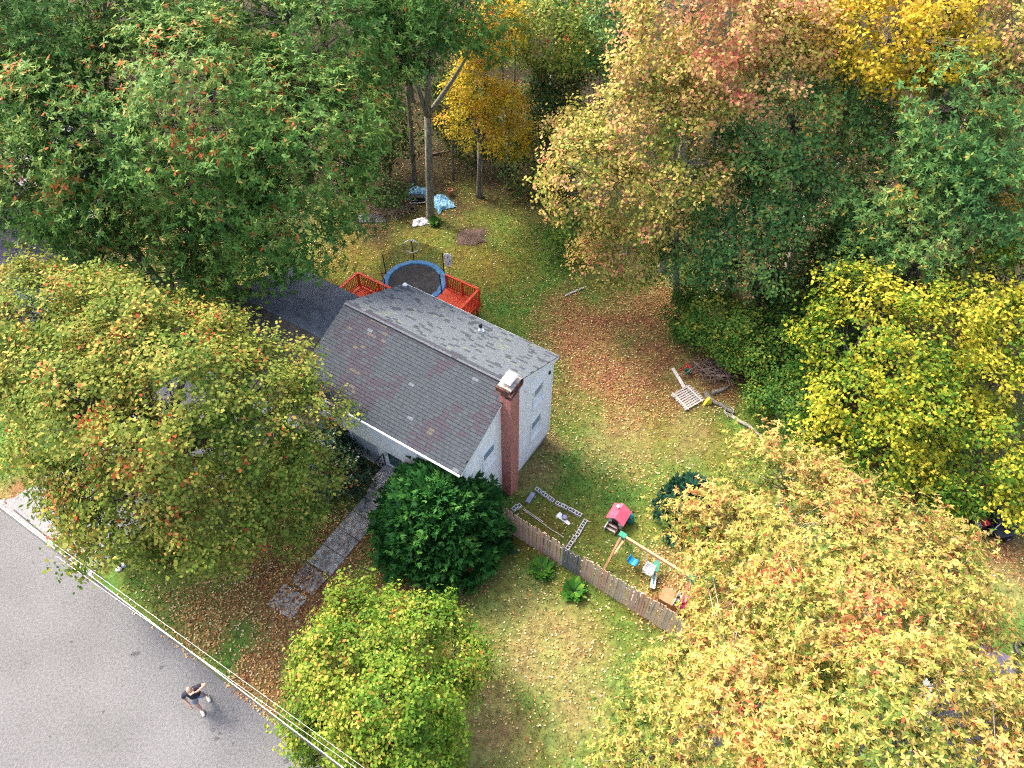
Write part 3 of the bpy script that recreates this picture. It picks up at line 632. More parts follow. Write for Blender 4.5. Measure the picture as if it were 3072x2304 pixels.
for s, t in ((-13.5, 5.8), (-11.6, 5.8), (-9.7, 5.8), (-9.45, 8.2), (-7.45, 8.2), (-7.45, 6.1), (-7.45, 4.1), (-13.5, 4.1)): MB().bar(dl(s, t, -.1), dl(s, t, DZ-.05), .1, .1, M['rail']).build('deck_leg', deck)
balm = MB().box((-.019, -.019, 0), (.019, .019, .80), M['rail']).mesh('baluster')
def rail(a, b):
    n = round((b-a).length/.125)
    mb = MB(); d = (b-a).normalized(); mb.bar(a+UP*.97, b+UP*.97, .14, .038, M['deck']); mb.build('top_rail', deck)
    mb = MB(); mb.bar(a+UP*.13, b+UP*.13, .04, .085, M['rail']); mb.bar(a+UP*.91, b+UP*.91, .04, .075, M['rail']); mb.build('rail_board', deck)
    for i in range(1, n): o = link('baluster', balm, deck, a.lerp(b, i/n) + UP*.14)
    return
for a, bq in ((dl(-13.6, 3.95, DZ), dl(-13.6, 5.88, DZ)), (dl(-13.5, 5.88, DZ), dl(-11.0, 5.88, DZ)), (dl(-9.5, 8.3, DZ), dl(-7.4, 8.3, DZ)), (dl(-7.37, 8.2, DZ), dl(-7.37, 4.0, DZ))): rail(a, bq)
pm_ = MB().box((-.048, -.048, 0), (.048, .048, 1.0), M['rail']).mesh('rail_post')
for s, t in ((-13.6, 5.88), (-13.6, 3.98), (-12.2, 5.88), (-10.95, 5.88), (-9.5, 8.3), (-8.45, 8.3), (-7.37, 8.3), (-7.37, 6.2), (-7.37, 4.0)): link('rail_post', pm_, deck, dl(s, t, DZ-.05))

# trampoline ------------------------------------------------------------------
tr = empty('trampoline', hw(-11.28, 7.72, 0), YAW); tag(tr, 'round black trampoline with blue edge pad and mesh safety net beside the deck', 'trampoline')
RT = 1.62; TZ = .92
mb = MB(); mb.lathe([(RT-.16, TZ-.005), (RT-.16, TZ+.0)], M['mat_black'], 40); mb.build('jump_mat', tr)
mb = MB(); k = 40; q = []
mb2 = MB(); n = 40; b0 = []
prof = [(RT-.20, TZ+.012), (RT-.15, TZ+.05), (RT+.10, TZ+.05), (RT+.15, TZ+.01), (RT+.12, TZ-.03), (RT-.18, TZ-.005)]
for r, z in prof: b0 += [(r*math.cos(6.28319*j/n), r*math.sin(6.28319*j/n), z) for j in range(n)]
fs = [[i*n+j, i*n+(j+1) % n, ((i+1) % 6)*n+(j+1) % n, ((i+1) % 6)*n+j] for i in range(6) for j in range(n)]
mb2.add(b0, fs, M['pad_blue']); mb2.build('edge_pad', tr)
for i in range(6):
    a = 6.28319*i/6 + .3; mb = MB(); c, s_ = math.cos(a), math.sin(a); mb.tube([(RT*c, RT*s_, TZ-.03), (RT*c*1.02, RT*s_*1.02, .05), (RT*math.cos(a+.35)*1.02, RT*math.sin(a+.35)*1.02, .03), (RT*math.cos(a+.42), RT*math.sin(a+.42), TZ-.03)], .022, M['steel'], 6); mb.build('frame_leg', tr)
PW = [hw(-11.28, 7.72) + Vector((math.cos(a), math.sin(a), 0))*(RT+.16) for a in [R(q) for q in (96, 28, 158, 218, 270, 330)]]
NZ = 2.28; inv = Matrix.Rotation(-YAW, 4, 'Z'); PL = [inv @ (p - hw(-11.28, 7.72)) for p in PW]
for p in PL: mb = MB(); mb.tube([p+UP*.05, p+UP*NZ], .03, M['black'], 8); mb.build('net_pole', tr)
nm = bpy.data.materials.new('safety_net'); nm.use_nodes = True; nt = nm.node_tree; bs = nt.nodes['Principled BSDF']; bs.inputs['Base Color'].default_value = (.03, .028, .024, 1); bs.inputs['Roughness'].default_value = .9
tp = nd(nt, 'ShaderNodeBsdfTransparent'); mx = nd(nt, 'ShaderNodeMixShader'); ck = nd(nt, 'ShaderNodeTexNoise'); ck.inputs['Scale'].default_value = 40; tcn = nd(nt, 'ShaderNodeTexCoord'); nt.links.new(tcn.outputs['Object'], ck.inputs['Vector'])
mrn = nd(nt, 'ShaderNodeMapRange'); mrn.inputs['To Min'].default_value = .3; mrn.inputs['To Max'].default_value = .6; nt.links.new(ck.outputs[0], mrn.inputs[0]); nt.links.new(mrn.outputs[0], mx.inputs[0]); nt.links.new(tp.outputs[0], mx.inputs[1]); nt.links.new(bs.outputs[0], mx.inputs[2]); nt.links.new(mx.outputs[0], nt.nodes['Material Output'].inputs[0])
mb = MB()
angs = [R(a) for a in (28, 50, 73, 96, 127, 158, 188, 218)]
PP = [inv @ (Vector((math.cos(a), math.sin(a), 0))*(RT+.13)) for a in angs]
for p, q in zip(PP[:-1], PP[1:]): mb.add([p+UP*(TZ+.04), q+UP*(TZ+.04), q+UP*(NZ-.06), p+UP*(NZ-.06)], [(0, 1, 2, 3)], nm)
mb.build('safety_net', tr)
# white ring hung on the rear net pole, white board on the right one
pc = PW[0] + Vector((-.02, -.06, 0)); ring = empty('hoop_ring', (pc.x, pc.y, 0)); tag(ring, 'white plastic hoop hanging on the middle net pole of trampoline', 'hoop')
mb = MB(); mb.tube([(.42*math.cos(a), -.05 + .06*math.sin(a), 2.02 + .40*math.sin(a)) for a in [6.28319*i/28 for i in range(29)]], .02, M['plastic_white'], 6, caps=False); mb.build('ring', ring)
mb = MB(); mb.bar((-.1, -.02, 2.43), (.12, -.02, 2.43), .05, .04, M['lavender_grey']); mb.build('hanger', ring)
pc = PW[1]; bd = empty('target_board', (pc.x+.17, pc.y-.04, 0)); tag(bd, 'small white five sided board hung on right net pole of trampoline', 'board')
mb = MB(); mb.prism([(-.06, 1.45), (.12, 1.3), (.27, 1.5), (.30, 2.1), (.14, 2.24), (-.06, 2.22)], M['plastic_white'], 1, -.03, .03); mb.build('panel', bd)
mb = MB()
for x_, z_ in ((.1, 2.02), (.2, 1.72), (.1, 1.52)): mb.box((x_-.035, -.042, z_-.03), (x_+.035, -.028, z_+.03), M['black'])
mb.build('clip', bd)

# ------------------------------------------------------------------ board fence
fb = [pm('fence_board_pink', (.38, .22, .15), (.52, .33, .24), 2, .9, .2, stretch=(6, 6, .8)), pm('fence_board_tan', (.40, .28, .18), (.55, .42, .29), 2, .9, .2, stretch=(6, 6, .8)), pm('fence_board_grey', (.33, .26, .19), (.47, .39, .30), 2, .9, .2, stretch=(6, 6, .8)), pm('fence_board_dark', (.085, .085, .09), (.17, .17, .175), 2, .9, .2, stretch=(6, 6, .8))]
F0, F1 = hw(.70, -2.28), hw(9.6, -2.66); fd = (F1-F0).normalized(); fence = empty('board_fence', (F0.x, F0.y, 0), math.atan2(fd.y, fd.x)); tag(fence, 'weathered brown vertical board fence with one dark grey section, crossing the lawn', 'fence')
FL = (F1-F0).length; rs = random.Random(8); x = 0; bm_ = {}
def fz(x): p = F0 + fd*x; return ground_z(p.x, p.y)
while x < FL:
    dark = 3.22 < x < 3.98; w = rs.choice([.085, .09, .10]); h = round((1.78 if not dark else 1.60) + rs.uniform(-.04, .03), 2)
    zone_ = x/FL; k = 3 if dark else rs.choices([0, 1, 2], [5, 2, 1] if zone_ < .36 or .42 < x/FL < .52 else [2, 4, 3])[0]
    key = (w, h, k)
    if key not in bm_:
        m_ = MB(); m_.prism([(0, -.05), (w, -.05), (w, h-.03), (w*.8, h), (w*.2, h), (0, h-.03)], fb[k], 1, -.011, .011); bm_[key] = m_.mesh('board')
    o = link('board', bm_[key], fence, (x, rs.uniform(-.012, .004), fz(x)+.06)); o.rotation_euler = (rs.gauss(0, .012), rs.gauss(0, .013), 0)
    if dark: o['label'] = 'dark grey weathered board'
    x += w + rs.uniform(.006, .018)
for h in (.4, 1.35):
    for i in range(4): a, b_ = i*FL/4, (i+1)*FL/4-.01; MB().bar((a, .035, fz(a)+h), (b_, .035, fz(b_)+h), .04, .09, M['wood_grey'], UP).build('fence_rail', fence)
for i in range(5): a = .05 + i*(FL-.1)/4; MB().box((a-.045, .06, fz(a)-.3), (a+.045, .15, fz(a)+1.6), M['wood_grey']).build('fence_post', fence)

# ------------------------------------------------------------------ block edged garden bed
bed_o = hw(2.2, -.8); bed = empty('garden_bed', (bed_o.x, bed_o.y, 0)); tag(bed, 'rectangular garden bed edged with pale hollow concrete blocks beside the fence', 'garden bed')
def blk():
    m_ = MB(); L_, W_, H_, e = .31, .17, .17, .028; mt = M['block']
    m_.box((0, 0, 0), (L_, e, H_), mt); m_.box((0, W_-e, 0), (L_, W_, H_), mt)
    for a in (0, L_/2-e/2, L_-e): m_.box((a, e, 0), (a+e, W_-e, H_), mt)
    m_.box((e, e, 0), (L_-e, W_-e, .02), M['seam']); return m_.mesh('concrete_block')
BLK = blk()
def row(pa, pb, n=None, jitter=.012, half=False, z=0):
    a, b_ = on(*pa), on(*pb); d = (b_-a); L_ = d.length; d.normalize(); n = n or max(1, round(L_/.325)); ang = math.atan2(d.y, d.x)
    for i in range(n):
        p = a + d*(i*L_/n); o = link('concrete_block', BLK, bed, (p.x-bed_o.x + rs.uniform(-jitter, jitter), p.y-bed_o.y + rs.uniform(-jitter, jitter), ground_z(p.x, p.y)-.015+z)); o.rotation_euler = (rs.gauss(0, .02), rs.gauss(0, .02), ang + rs.gauss(0, .02))
row((1603, 1472), (1660, 1512)); row((1662, 1514), (1700, 1533), jitter=.03); row((1703, 1535), (1742, 1557), jitter=.02); row((1752, 1560), (1722, 1608)); row((1720, 1610), (1690, 1656)); row((1558, 1514), (1538, 1530), n=1, jitter=0); row((1548, 1522), (1530, 1536), n=1, z=.17)
mb = MB(); a, b_ = on(1582, 1508, .06), on(1600, 1480, .06); mb.bar(Vector((a.x-bed_o.x, a.y-bed_o.y, a.z)), Vector((b_.x-bed_o.x, b_.y-bed_o.y, b_.z)), .2, .1, M['lavender_grey']); tag(mb.build('edging_slab', bed))
mb = MB(); 
for pa, pb in (((1568, 1528), (1640, 1578)), ((1640, 1580), (1692, 1612)), ((1572, 1526), (1630, 1566)), ((1538, 1560), (1556, 1540)), ((1538, 1564), (1560, 1578))):
    a, b_ = on(*pa, .05), on(*pb, .05); mb.tube([(a.x-bed_o.x, a.y-bed_o.y, a.z), (b_.x-bed_o.x, b_.y-bed_o.y, b_.z)], .02, M['wood_pale'], 6)
mb.build('edging_pole', bed)
# white board with a dark bowl lying in the bed
a, b_ = on(1672, 1545, .1), on(1708, 1574, .1); d = (b_-a); pl = empty('white_board', tuple(on(1690, 1560)), math.atan2(d.y, d.x)); tag(pl, 'white plastic board lying inside the block edged garden bed', 'board')
mb = MB(); L_ = d.length/2; mb.hexa([(-L_, -.12, .0), (L_, -.05, .0), (L_, .07, .0), (-L_, .16, .0), (-L_, -.12, .09), (L_, -.05, .06), (L_, .07, .06), (-L_, .16, .09)], M['plastic_white']); mb.build('board_body', pl)
c = on(1694, 1556); bw = MB(); bw.lathe([(.07, .07), (.12, .12), (.14, .2), (.12, .2), (.09, .13), (.02, .11)], M['black'], 16); bw.lathe([(.112, .165), (.112, .17)], M['lavender_grey'], 16); tag(bw.build('dark_bowl', None, tuple(c)), 'round dark bowl with grey contents on white board in garden bed', 'bowl')

# ------------------------------------------------------------------ playhouse
def pxdir(a, b): v = on(*b)-on(*a); return math.atan2(v.y, v.x)
ph = empty('playhouse', tuple(on(1851, 1566)), YAW+.0); ph.scale = (.8, .8, .8); tag(ph, 'toy playhouse with faded red roof, cream walls and brown steps on the lawn', 'playhouse')
mb = MB(); W2, D2, H2 = .36, .42, .82
mb.prism([(-W2, 0), (W2, 0), (W2, H2), (0, H2+.26), (-W2, H2)], M['plastic_cream'], 1, -D2+.1, D2); mb.box((-W2-.04, -D2+.06, .0), (W2+.04, D2+.04, .12), M['plastic_cream']); mb.box((-W2-.03, -D2+.08, .42), (W2+.03, D2+.03, .48), M['plastic_white']); mb.build('wall', ph)
mb = MB(); hr = H2+.32
mb.hexa([(-.02, -D2-.06, hr-.03), (W2+.16, -D2-.06, H2-.10), (W2+.16, D2+.12, H2-.10), (-.02, D2+.12, hr-.03), (-.02, -D2-.06, hr+.02), (W2+.16, -D2-.06, H2-.05), (W2+.16, D2+.12, H2-.05), (-.02, D2+.12, hr+.02)], M['plastic_pink'])
mb.hexa([(-W2-.16, -D2-.06, H2-.10), (.0, -D2-.06, hr-.035), (.0, D2+.12, hr-.035), (-W2-.16, D2+.12, H2-.10), (-W2-.16, -D2-.06, H2-.05), (.0, -D2-.06, hr+.015), (.0, D2+.12, hr+.015), (-W2-.16, D2+.12, H2-.05)], M['plastic_pink']); mb.build('roof', ph)
mb = MB(); mb.box((-.26, .12, H2+.05), (-.13, .27, H2+.45), M['plastic_white']); mb.build('chimney', ph)
mb = MB(); mb.box((W2+.0, -.02, .15), (W2+.022, .25, .6), M['plastic_white']); mb.box((W2+.02, .03, .3), (W2+.028, .2, .55), M['black']); mb.build('window', ph)
mb = MB(); mb.box((-.18, -D2+.07, .05), (.18, -D2+.096, .72), M['black']); mb.build('doorway', ph)
for i in range(3): MB().box((-.30, -D2-.16-.2*i, .0), (.22, -D2+.03-.2*i, .34-.1*i), M['plastic_brown']).build('step', ph)
for i in range(3): MB().box((-.30, -D2-.155-.2*i, .342-.1*i), (.22, -D2-.06-.2*i, .352-.1*i), M['wood_pale']).build('step_edge', ph)
mb = MB(); mb.box((-.36, -D2-.5, .0), (-.31, -D2+.05, .52), M['plastic_cream']); mb.box((.24, -D2-.5, 0), (.30, -D2+.05, .36), M['plastic_brown']); mb.build('side_rail', ph)
mb = MB(); mb.hexa([(W2+.05, .28, .0), (W2+.4, .28, 0), (W2+.4, .62, 0), (W2+.05, .62, 0), (W2+.05, .3, .62), (W2+.28, .3, .5), (W2+.28, .6, .5), (W2+.05, .6, .62)], M['plastic_teal']); mb.build('slide', ph)

# ------------------------------------------------------------------ swing set
g0 = on(1866, 1606, 1.95); gB = on(2075, 1733, 1.95); so = Vector((g0.x, g0.y, 0)); sdv = gB-g0; sw = empty('swing_set', tuple(so), math.atan2(sdv.y, sdv.x)); SL = sdv.length; gz0 = ground_z(g0.x, g0.y)
tag(sw, 'wooden A frame swing set with green brackets partly under the orange oak', 'swing set'); bz = gz0+1.95
MB().bar((-.1, 0, bz), (SL+.1, 0, bz), .09, .14, M['wood_new']).build('beam', sw)
for ex_ in (0, SL):
    for sg in (-1, 1): MB().bar((ex_+(-.12 if ex_ == 0 else .12), sg*.95, gz0-.05), (ex_, sg*.05, bz+.03), .085, .085, M['wood_new']).build('leg', sw)
    MB().bar((ex_, -.5, gz0+.95), (ex_, .5, gz0+.95), .08, .08, M['wood_new']).build('brace', sw)
    mb = MB(); mb.box((ex_-.12, -.11, bz-.12), (ex_+.16, .11, bz+.095), M['plastic_green']); mb.build('bracket', sw)
# swings hang from the beam
def swing(name, label, x, col, baby):
    o = empty(name, tuple(Matrix.Translation(so) @ Matrix.Rotation(math.atan2(sdv.y, sdv.x), 4, 'Z') @ Vector((x, 0, 0))), math.atan2(sdv.y, sdv.x)); tag(o, label, 'swing', 'swings hanging from the wooden swing set')
    z0 = gz0+.5
    for sg in (-1, 1): MB().tube([(sg*.24, 0, bz-.07), (sg*.21, 0, z0+.12)], .018 if baby else .012, col if baby else M['plastic_green'], 6).build('rope', o)
    mb = MB(); pr = [(-.22, z0+.14), (-.18, z0+.0), (0, z0-.06), (.18, z0), (.22, z0+.14), (.2, z0+.16), (.15, z0+.05), (0, z0), (-.15, z0+.05), (-.2, z0+.16)]
    mb.prism(pr, col, 1, -.16, .16); mb.build('seat', o)
    if baby: mb = MB(); mb.box((-.2, .13, z0), (.2, .17, z0+.38), col); mb.box((-.21, -.17, z0+.14), (.21, -.13, z0+.22), col); mb.build('backrest', o)
swing('bucket_swing', 'bright blue belt swing hanging near the fence end of beam', SL*.235, M['plastic_blue'], False)
swing('baby_swing', 'white bucket baby swing hanging in middle of wooden beam', SL*.47, M['plastic_white'], True)
gl = empty('glider', tuple(on(1964, 1708)), YAW+.3); tag(gl, 'green and white see saw glider under edge of orange oak', 'glider')
MB().box((-.12, -.35, .5), (.12, .1, .56), M['plastic_green']).build('seat', gl); MB().box((-.1, -1.0, .3), (.1, -.38, .36), M['plastic_white']).build('foot_board', gl); MB().tube([(0, -.9, .34), (0, .15, .6), (0, .2, 1.0)], .025, M['plastic_teal'], 6).build('handle_bar', gl)
# small white side table
tb = empty('side_table', tuple(on(1906, 1806)), YAW+.12); tag(tb, 'small square white table with one black spot standing behind fence', 'table')
MB().box((-.24, -.22, .40), (.24, .22, .46), M['plastic_white']).build('tabletop', tb)
for a in (-.19, .19):
    for q in (-.17, .17): MB().box((a-.03, q-.03, 0), (a+.03, q+.03, .398), M['plastic_white']).build('leg', tb)
MB().lathe([(.045, .461), (.045, .475)], M['black'], 10).build('knob', tb)
# toy kitchen and toy bench
kt = empty('toy_kitchen', tuple(on(2006, 1806)), YAW+.02); tag(kt, 'brown toy kitchen with white top lying among leaves near fence', 'toy')
MB().box((-.38, -.3, 0), (.38, .3, .5), M['plastic_tan']).build('body', kt); MB().box((.20, -.24, .502), (.36, .26, .56), M['plastic_white']).build('worktop', kt)
for q in (-.12, .1): MB().box((.22, q-.06, .561), (.34, q+.07, .572), M['black']).build('burner', kt)
MB().box((.18, -.3, .5), (.2, .3, .72), M['plastic_cream']).build('splashback', kt)
bn = empty('toy_bench', tuple(on(2046, 1815)), YAW+.02); tag(bn, 'magenta and orange toy picnic seat beside brown toy kitchen', 'toy')
MB().box((-.2, -.32, .22), (.12, .32, .30), M['plastic_magenta']).build('seat', bn); MB().box((.14, -.42, .0), (.24, .4, .55), M['plastic_orange']).build('side_panel', bn); MB().box((-.24, -.36, 0), (-.2, .36, .4), M['plastic_brown']).build('front_panel', bn); MB().box((-.12, -.08, .302), (.04, .1, .42), M['plastic_magenta']).build('armrest', bn)

# ------------------------------------------------------------------ black lawn tractor and cart at the right edge
mo = empty('lawn_tractor', tuple(on(2930, 1585)), pxdir((2900, 1585), (3005, 1570))); tag(mo, 'black ride on lawn tractor with red engine part at edge of woods', 'lawn tractor')
mb = MB(); mb.hexa([(-.55, -.33, .2), (.45, -.3, .2), (.45, .3, .2), (-.55, .33, .2), (-.5, -.26, .62), (.0, -.24, .55), (.0, .24, .55), (-.5, .26, .62)], M['black']); mb.box((-.35, -.45, .12), (.25, .45, .26), M['black']); mb.build('body', mo)
MB().box((-.12, -.2, .56), (.16, .16, .70), M['plastic_red']).build('engine_cover', mo); MB().box((-.42, -.22, .63), (-.2, .22, .68), M['steel']).build('grille', mo)
MB().tube([(.1, 0, .6), (.3, 0, .95)], .025, M['black_metal'], 6).build('steering_column', mo)
wh = MB(); wh.tube([(0, -.07, 0), (0, .07, 0)], .21, M['black'], 14); wh.tube([(0, -.075, 0), (0, .075, 0)], .09, M['steel'], 10); whm = wh.mesh('wheel')
for a, q in ((-.42, -.42), (-.42, .42), (.4, -.42), (.4, .42)): link('wheel', whm, mo, (a, q, .21))
ct = empty('dump_cart', tuple(on(2985, 1590)), pxdir((2900, 1585), (3005, 1570))+.1); tag(ct, 'black plastic cart with silver handle bar right of lawn tractor', 'cart')
mb = MB(); mb.hexa([(-.45, -.5, .25), (.5, -.5, .2), (.5, .5, .2), (-.45, .5, .25), (-.55, -.6, .62), (.62, -.62, .55), (.62, .62, .55), (-.55, .6, .62)], M['black']); mb.build('tub', ct)
MB().box((-.38, -.05, .625), (.3, .55, .95), M['black']).build('seat', ct); MB().box((.02, -.35, .60), (.52, .1, .70), M['black']).build('lid', ct)
MB().tube([(-.9, -.32, .55), (.15, .1, 1.0)], .022, M['steel'], 6).build('handle_bar', ct)
for q in (-.55, .55): link('wheel', whm, ct, (.1, q, .21))
ty = MB(); b0 = [((.30+.10*math.cos(u))*math.cos(v), (.30+.10*math.cos(u))*math.sin(v), .1+.1*math.sin(u)) for v in [6.28319*i/20 for i in range(20)] for u in [6.28319*j/8 for j in range(8)]]
ty.add(b0, [[i*8+j, i*8+(j+1) % 8, ((i+1) % 20)*8+(j+1) % 8, ((i+1) % 20)*8+j] for i in range(20) for j in range(8)], M['black']); tag(ty.build('old_tyre', None, tuple(on(3068, 1952))), 'black tyre lying on lawn at the right edge of the photo', 'tyre')

# ------------------------------------------------------------------ mailbox at the driveway
mbx = empty('mailbox', tuple(on(362, 1699)), pxdir((300, 1690), (350, 1655))); tag(mbx, 'white mailbox on dark post at the driveway corner by the road', 'mailbox')
MB().box((-.045, -.045, -.1), (.045, .045, 1.15), M['black']).build('post', mbx)
mb = MB(); arc = [(-.16, 1.18)] + [(.16*math.cos(a), 1.34+.15*math.sin(a)) for a in [math.pi*(1-i/8) for i in range(9)]] + [(.16, 1.18)]
mb.prism([(y+.12, z) for y, z in arc], M['plastic_white'], 0, -.30, .26); mb.build('box', mbx)
mb = MB(); mb.box((-.36, -.16, 1.10), (.3, .46, 1.175), M['plastic_white']); mb.build('shelf', mbx); MB().box((-.2, .07, 1.485), (.16, .17, 1.50), M['lavender_grey']).build('address_plate', mbx); MB().box((.24, -.055, 1.3), (.262, -.04, 1.5), M['plastic_red']).build('flag', mbx)
def rock(name, label, p, r, cat='stone', mat=None, sq=.6, seed=0):
    bm = bmesh.new(); bmesh.ops.create_icosphere(bm, subdivisions=2, radius=r); q = random.Random(seed)
    for v in bm.verts: v.co *= q.uniform(.8, 1.15); v.co.z *= sq
    me = bpy.data.meshes.new(name); bm.to_mesh(me); bm.free(); me.materials.append(mat or M['stone']); o = link(name, me, None, (p.x, p.y, p.z + r*sq*.5)); return tag(o, label, cat)
rock('garden_stone', 'pale stone in grass at the foot of mailbox post', on(358, 1709), .13, seed=3); rock('garden_stone', 'greenish grey stone beside foot of mailbox post', on(372, 1697), .12, seed=5)

# ------------------------------------------------------------------ person on the road
pe = empty('person', tuple(on(612, 2108)), R(33)); pe.scale = (1.18, 1.15, .98); tag(pe, 'person in black t-shirt and grey shorts shading eyes, standing on the road', 'person')
def skin(name, verts, edges, rads, mat, parent, root=0, sub=2):
    me = bpy.data.meshes.new(name); me.from_pydata(verts, edges, []); me.materials.append(mat); o = link(name, me, parent)
    m_ = o.modifiers.new('skin', 'SKIN'); m_.use_smooth_shade = True
    for v, r in zip(me.skin_vertices[0].data, rads): v.radius = r if isinstance(r, tuple) else (r, r)
    me.skin_vertices[0].data[root].use_root = True
    s_ = o.modifiers.new('sub', 'SUBSURF'); s_.levels = s_.render_levels = sub; return o
# joints; the figure faces -y, left arm (+x) raised to the brow
J = [(0, 0, .93), (0, .01, 1.12), (0, .0, 1.32), (0, .0, 1.43), (0, -.02, 1.52), (0, -.03, 1.62), (0, -.03, 1.71),
     (.20, .01, 1.41), (.44, -.06, 1.46), (.20, -.20, 1.63), (.10, -.20, 1.66),
     (-.20, .01, 1.41), (-.30, .03, 1.14), (-.24, -.18, .95), (-.22, -.25, .90),
     (.10, 0, .90), (.13, .02, .50), (.16, .16, .09), (.17, .06, .035), (.17, -.08, .03),
     (-.10, 0, .90), (-.12, -.12, .50), (-.12, -.18, .09), (-.12, -.26, .035), (-.12, -.36, .03)]
Ed = [(0, 1), (1, 2), (2, 3), (3, 4), (4, 5), (5, 6), (3, 7), (7, 8), (8, 9), (9, 10), (3, 11), (11, 12), (12, 13), (13, 14), (0, 15), (15, 16), (16, 17), (17, 18), (18, 19), (0, 20), (20, 21), (21, 22), (22, 23), (23, 24)]
Rd = [(.16, .11), (.155, .115), (.17, .12), (.08, .07), .055, (.085, .095), (.07, .08), .065, .048, .038, (.035, .02), .065, .048, .038, (.035, .02), .095, .062, .042, .045, .035, .095, .062, .042, .045, .035]
skin('body', J, Ed, Rd, M['skin'], pe)
skin('t_shirt', [(0, .0, .95), (0, .01, 1.12), (0, 0, 1.32), (0, 0, 1.425), (.20, .01, 1.41), (.36, -.035, 1.445), (-.20, .01, 1.41), (-.275, .025, 1.22)], [(0, 1), (1, 2), (2, 3), (3, 4), (4, 5), (3, 6), (6, 7)], [(.19, .14), (.185, .145), (.20, .15), (.10, .09), .095, .075, .095, .075], M['shirt'], pe, 1)
skin('shorts', [(0, 0, .96), (0, 0, .90), (.10, 0, .84), (.125, .015, .56), (-.10, 0, .84), (-.115, -.09, .56)], [(0, 1), (1, 2), (2, 3), (1, 4), (4, 5)], [(.175, .13), (.18, .135), .12, .095, .12, .095], M['shorts'], pe, 0)
for sx, ay in ((.165, .10), (-.12, -.22)):
    skin('shoe', [(sx, ay+.06, .05), (sx, ay-.06, .05), (sx*1.03, ay-.2, .035)], [(0, 1), (1, 2)], [(.05, .045), (.056, .045), (.045, .03)], M['shoe'], pe, 1)
# hands: palm and five fingers, the raised one flat at the brow, the other relaxed
def hand(base, fwd, side, up_, curl):
    base, fwd, side, up_ = Vector(base), Vector(fwd).normalized(), Vector(side).normalized(), Vector(up_).normalized()
    vs = [base, base+fwd*.06]; es = [(0, 1)]; rd = [(.022, .016), (.03, .016)]
    for off, ln_ in ((-.027, .068), (-.009, .078), (.009, .074), (.027, .058)):
        b1 = base+fwd*.085+side*off; b2 = b1+(fwd-up_*curl).normalized()*ln_*.55; b3 = b2+(fwd-up_*curl*2.2).normalized()*ln_*.45
        i = len(vs); vs += [b1, b2, b3]; es += [(1, i), (i, i+1), (i+1, i+2)]; rd += [.0095, .009, .008]
    i = len(vs); vs += [base+fwd*.03-side*.035, base+fwd*.065-side*.055-up_*.01, base+fwd*.09-side*.06-up_*.02]; es += [(0, i), (i, i+1), (i+1, i+2)]; rd += [.012, .011, .009]
    return skin('hand', [tuple(v) for v in vs], es, rd, M['skin'], pe, 0, 1)
hand((.115, -.195, 1.655), (-1, .12, .1), (0, -1, .1), (0, 0, 1), .15); hand((-.222, -.245, .905), (.05, -.55, -.85), (1, .1, 0), (0, -.8, .5), .5)
mb = MB(); hd = bmesh.new(); bmesh.ops.create_uvsphere(hd, u_segments=18, v_segments=12, radius=1)
for v in hd.verts:
    x_, y_, z_ = v.co; v.co = Vector((x_*.078*(1-.12*max(0, -z_)), -.035+y_*.098*(1-.08*max(0, -z_)), 1.655+z_*.118))
me = bpy.data.meshes.new('head'); hd.to_mesh(me); hd.free(); me.materials.append(M['skin']); me.polygons.foreach_set('use_smooth', [True]*len(me.polygons)); link('head', me, pe)
for sg in (-1, 1):
    MB().lathe([(.003, -.006), (.010, 0), (.003, .006)], M['eye'], 8, (sg*.032, -.125, 1.665)).build('eye', pe); MB().lathe([(.006, -.03), (.014, 0), (.006, .03)], M['skin'], 8, (sg*.08, -.03, 1.645)).build('ear', pe)
MB().hexa([(-.014, -.13, 1.62), (.014, -.13, 1.62), (.014, -.12, 1.62), (-.014, -.12, 1.62), (-.007, -.135, 1.665), (.007, -.135, 1.665), (.007, -.12, 1.665), (-.007, -.12, 1.665)], M['skin']).hexa([(-.014, -.152, 1.622), (.014, -.152, 1.622), (.014, -.125, 1.618), (-.014, -.125, 1.618), (-.006, -.136, 1.655), (.006, -.136, 1.655), (.006, -.125, 1.655), (-.006, -.125, 1.655)], M['skin']).build('nose', pe)
MB().box((-.022, -.126, 1.592), (.022, -.118, 1.599), M['plastic_tan']).build('mouth', pe)
hb = bmesh.new(); bmesh.ops.create_uvsphere(hb, u_segments=18, v_segments=12, radius=1)
bmesh.ops.delete(hb, geom=[v for v in hb.verts if v.co.z < .05 - .75*v.co.y*1.0 - .15], context='VERTS')
for v in hb.verts: v.co = Vector((v.co.x*.082, -.033+v.co.y*.102, 1.657+v.co.z*.122))
me = bpy.data.meshes.new('hair'); hb.to_mesh(me); hb.free(); me.materials.append(M['hair']); link('hair', me, pe)

# ------------------------------------------------------------------ overhead cables along the road edge
def cable(label, pa, pb, z, r, mat, sag, name='overhead_cable', grp='overhead cables along the road edge', bundle=None, off=0):
    a, b_ = at(*pa, z), at(*pb, z); d = (b_-a); A, B = a - d*.9, b_ + d*1.3; n = 60; pts = []
    for i in range(n+1):
        u = i/n; p = A.lerp(B, u); p.z -= sag*4*u*(1-u) - sag*.97; pts.append(p)
    if bundle is None: o = MB().tube(pts, r, mat, 6).build(name)
    else:
        o = empty(name, tuple(A)); q = [p-A for p in pts]; MB().tube(q, r, mat, 6).build('bright_strand', o)
        lat = d.cross(UP).normalized(); MB().tube([p + lat*(r*2.6) - UP*.03 for p in q], r*.75, bundle, 6).build('black_strand', o); MB().tube([p + lat*(r*4.6) - UP*.05 for p in q], r*.45, bundle, 6).build('thin_strand', o)
    return tag(o, label, 'cable', grp)
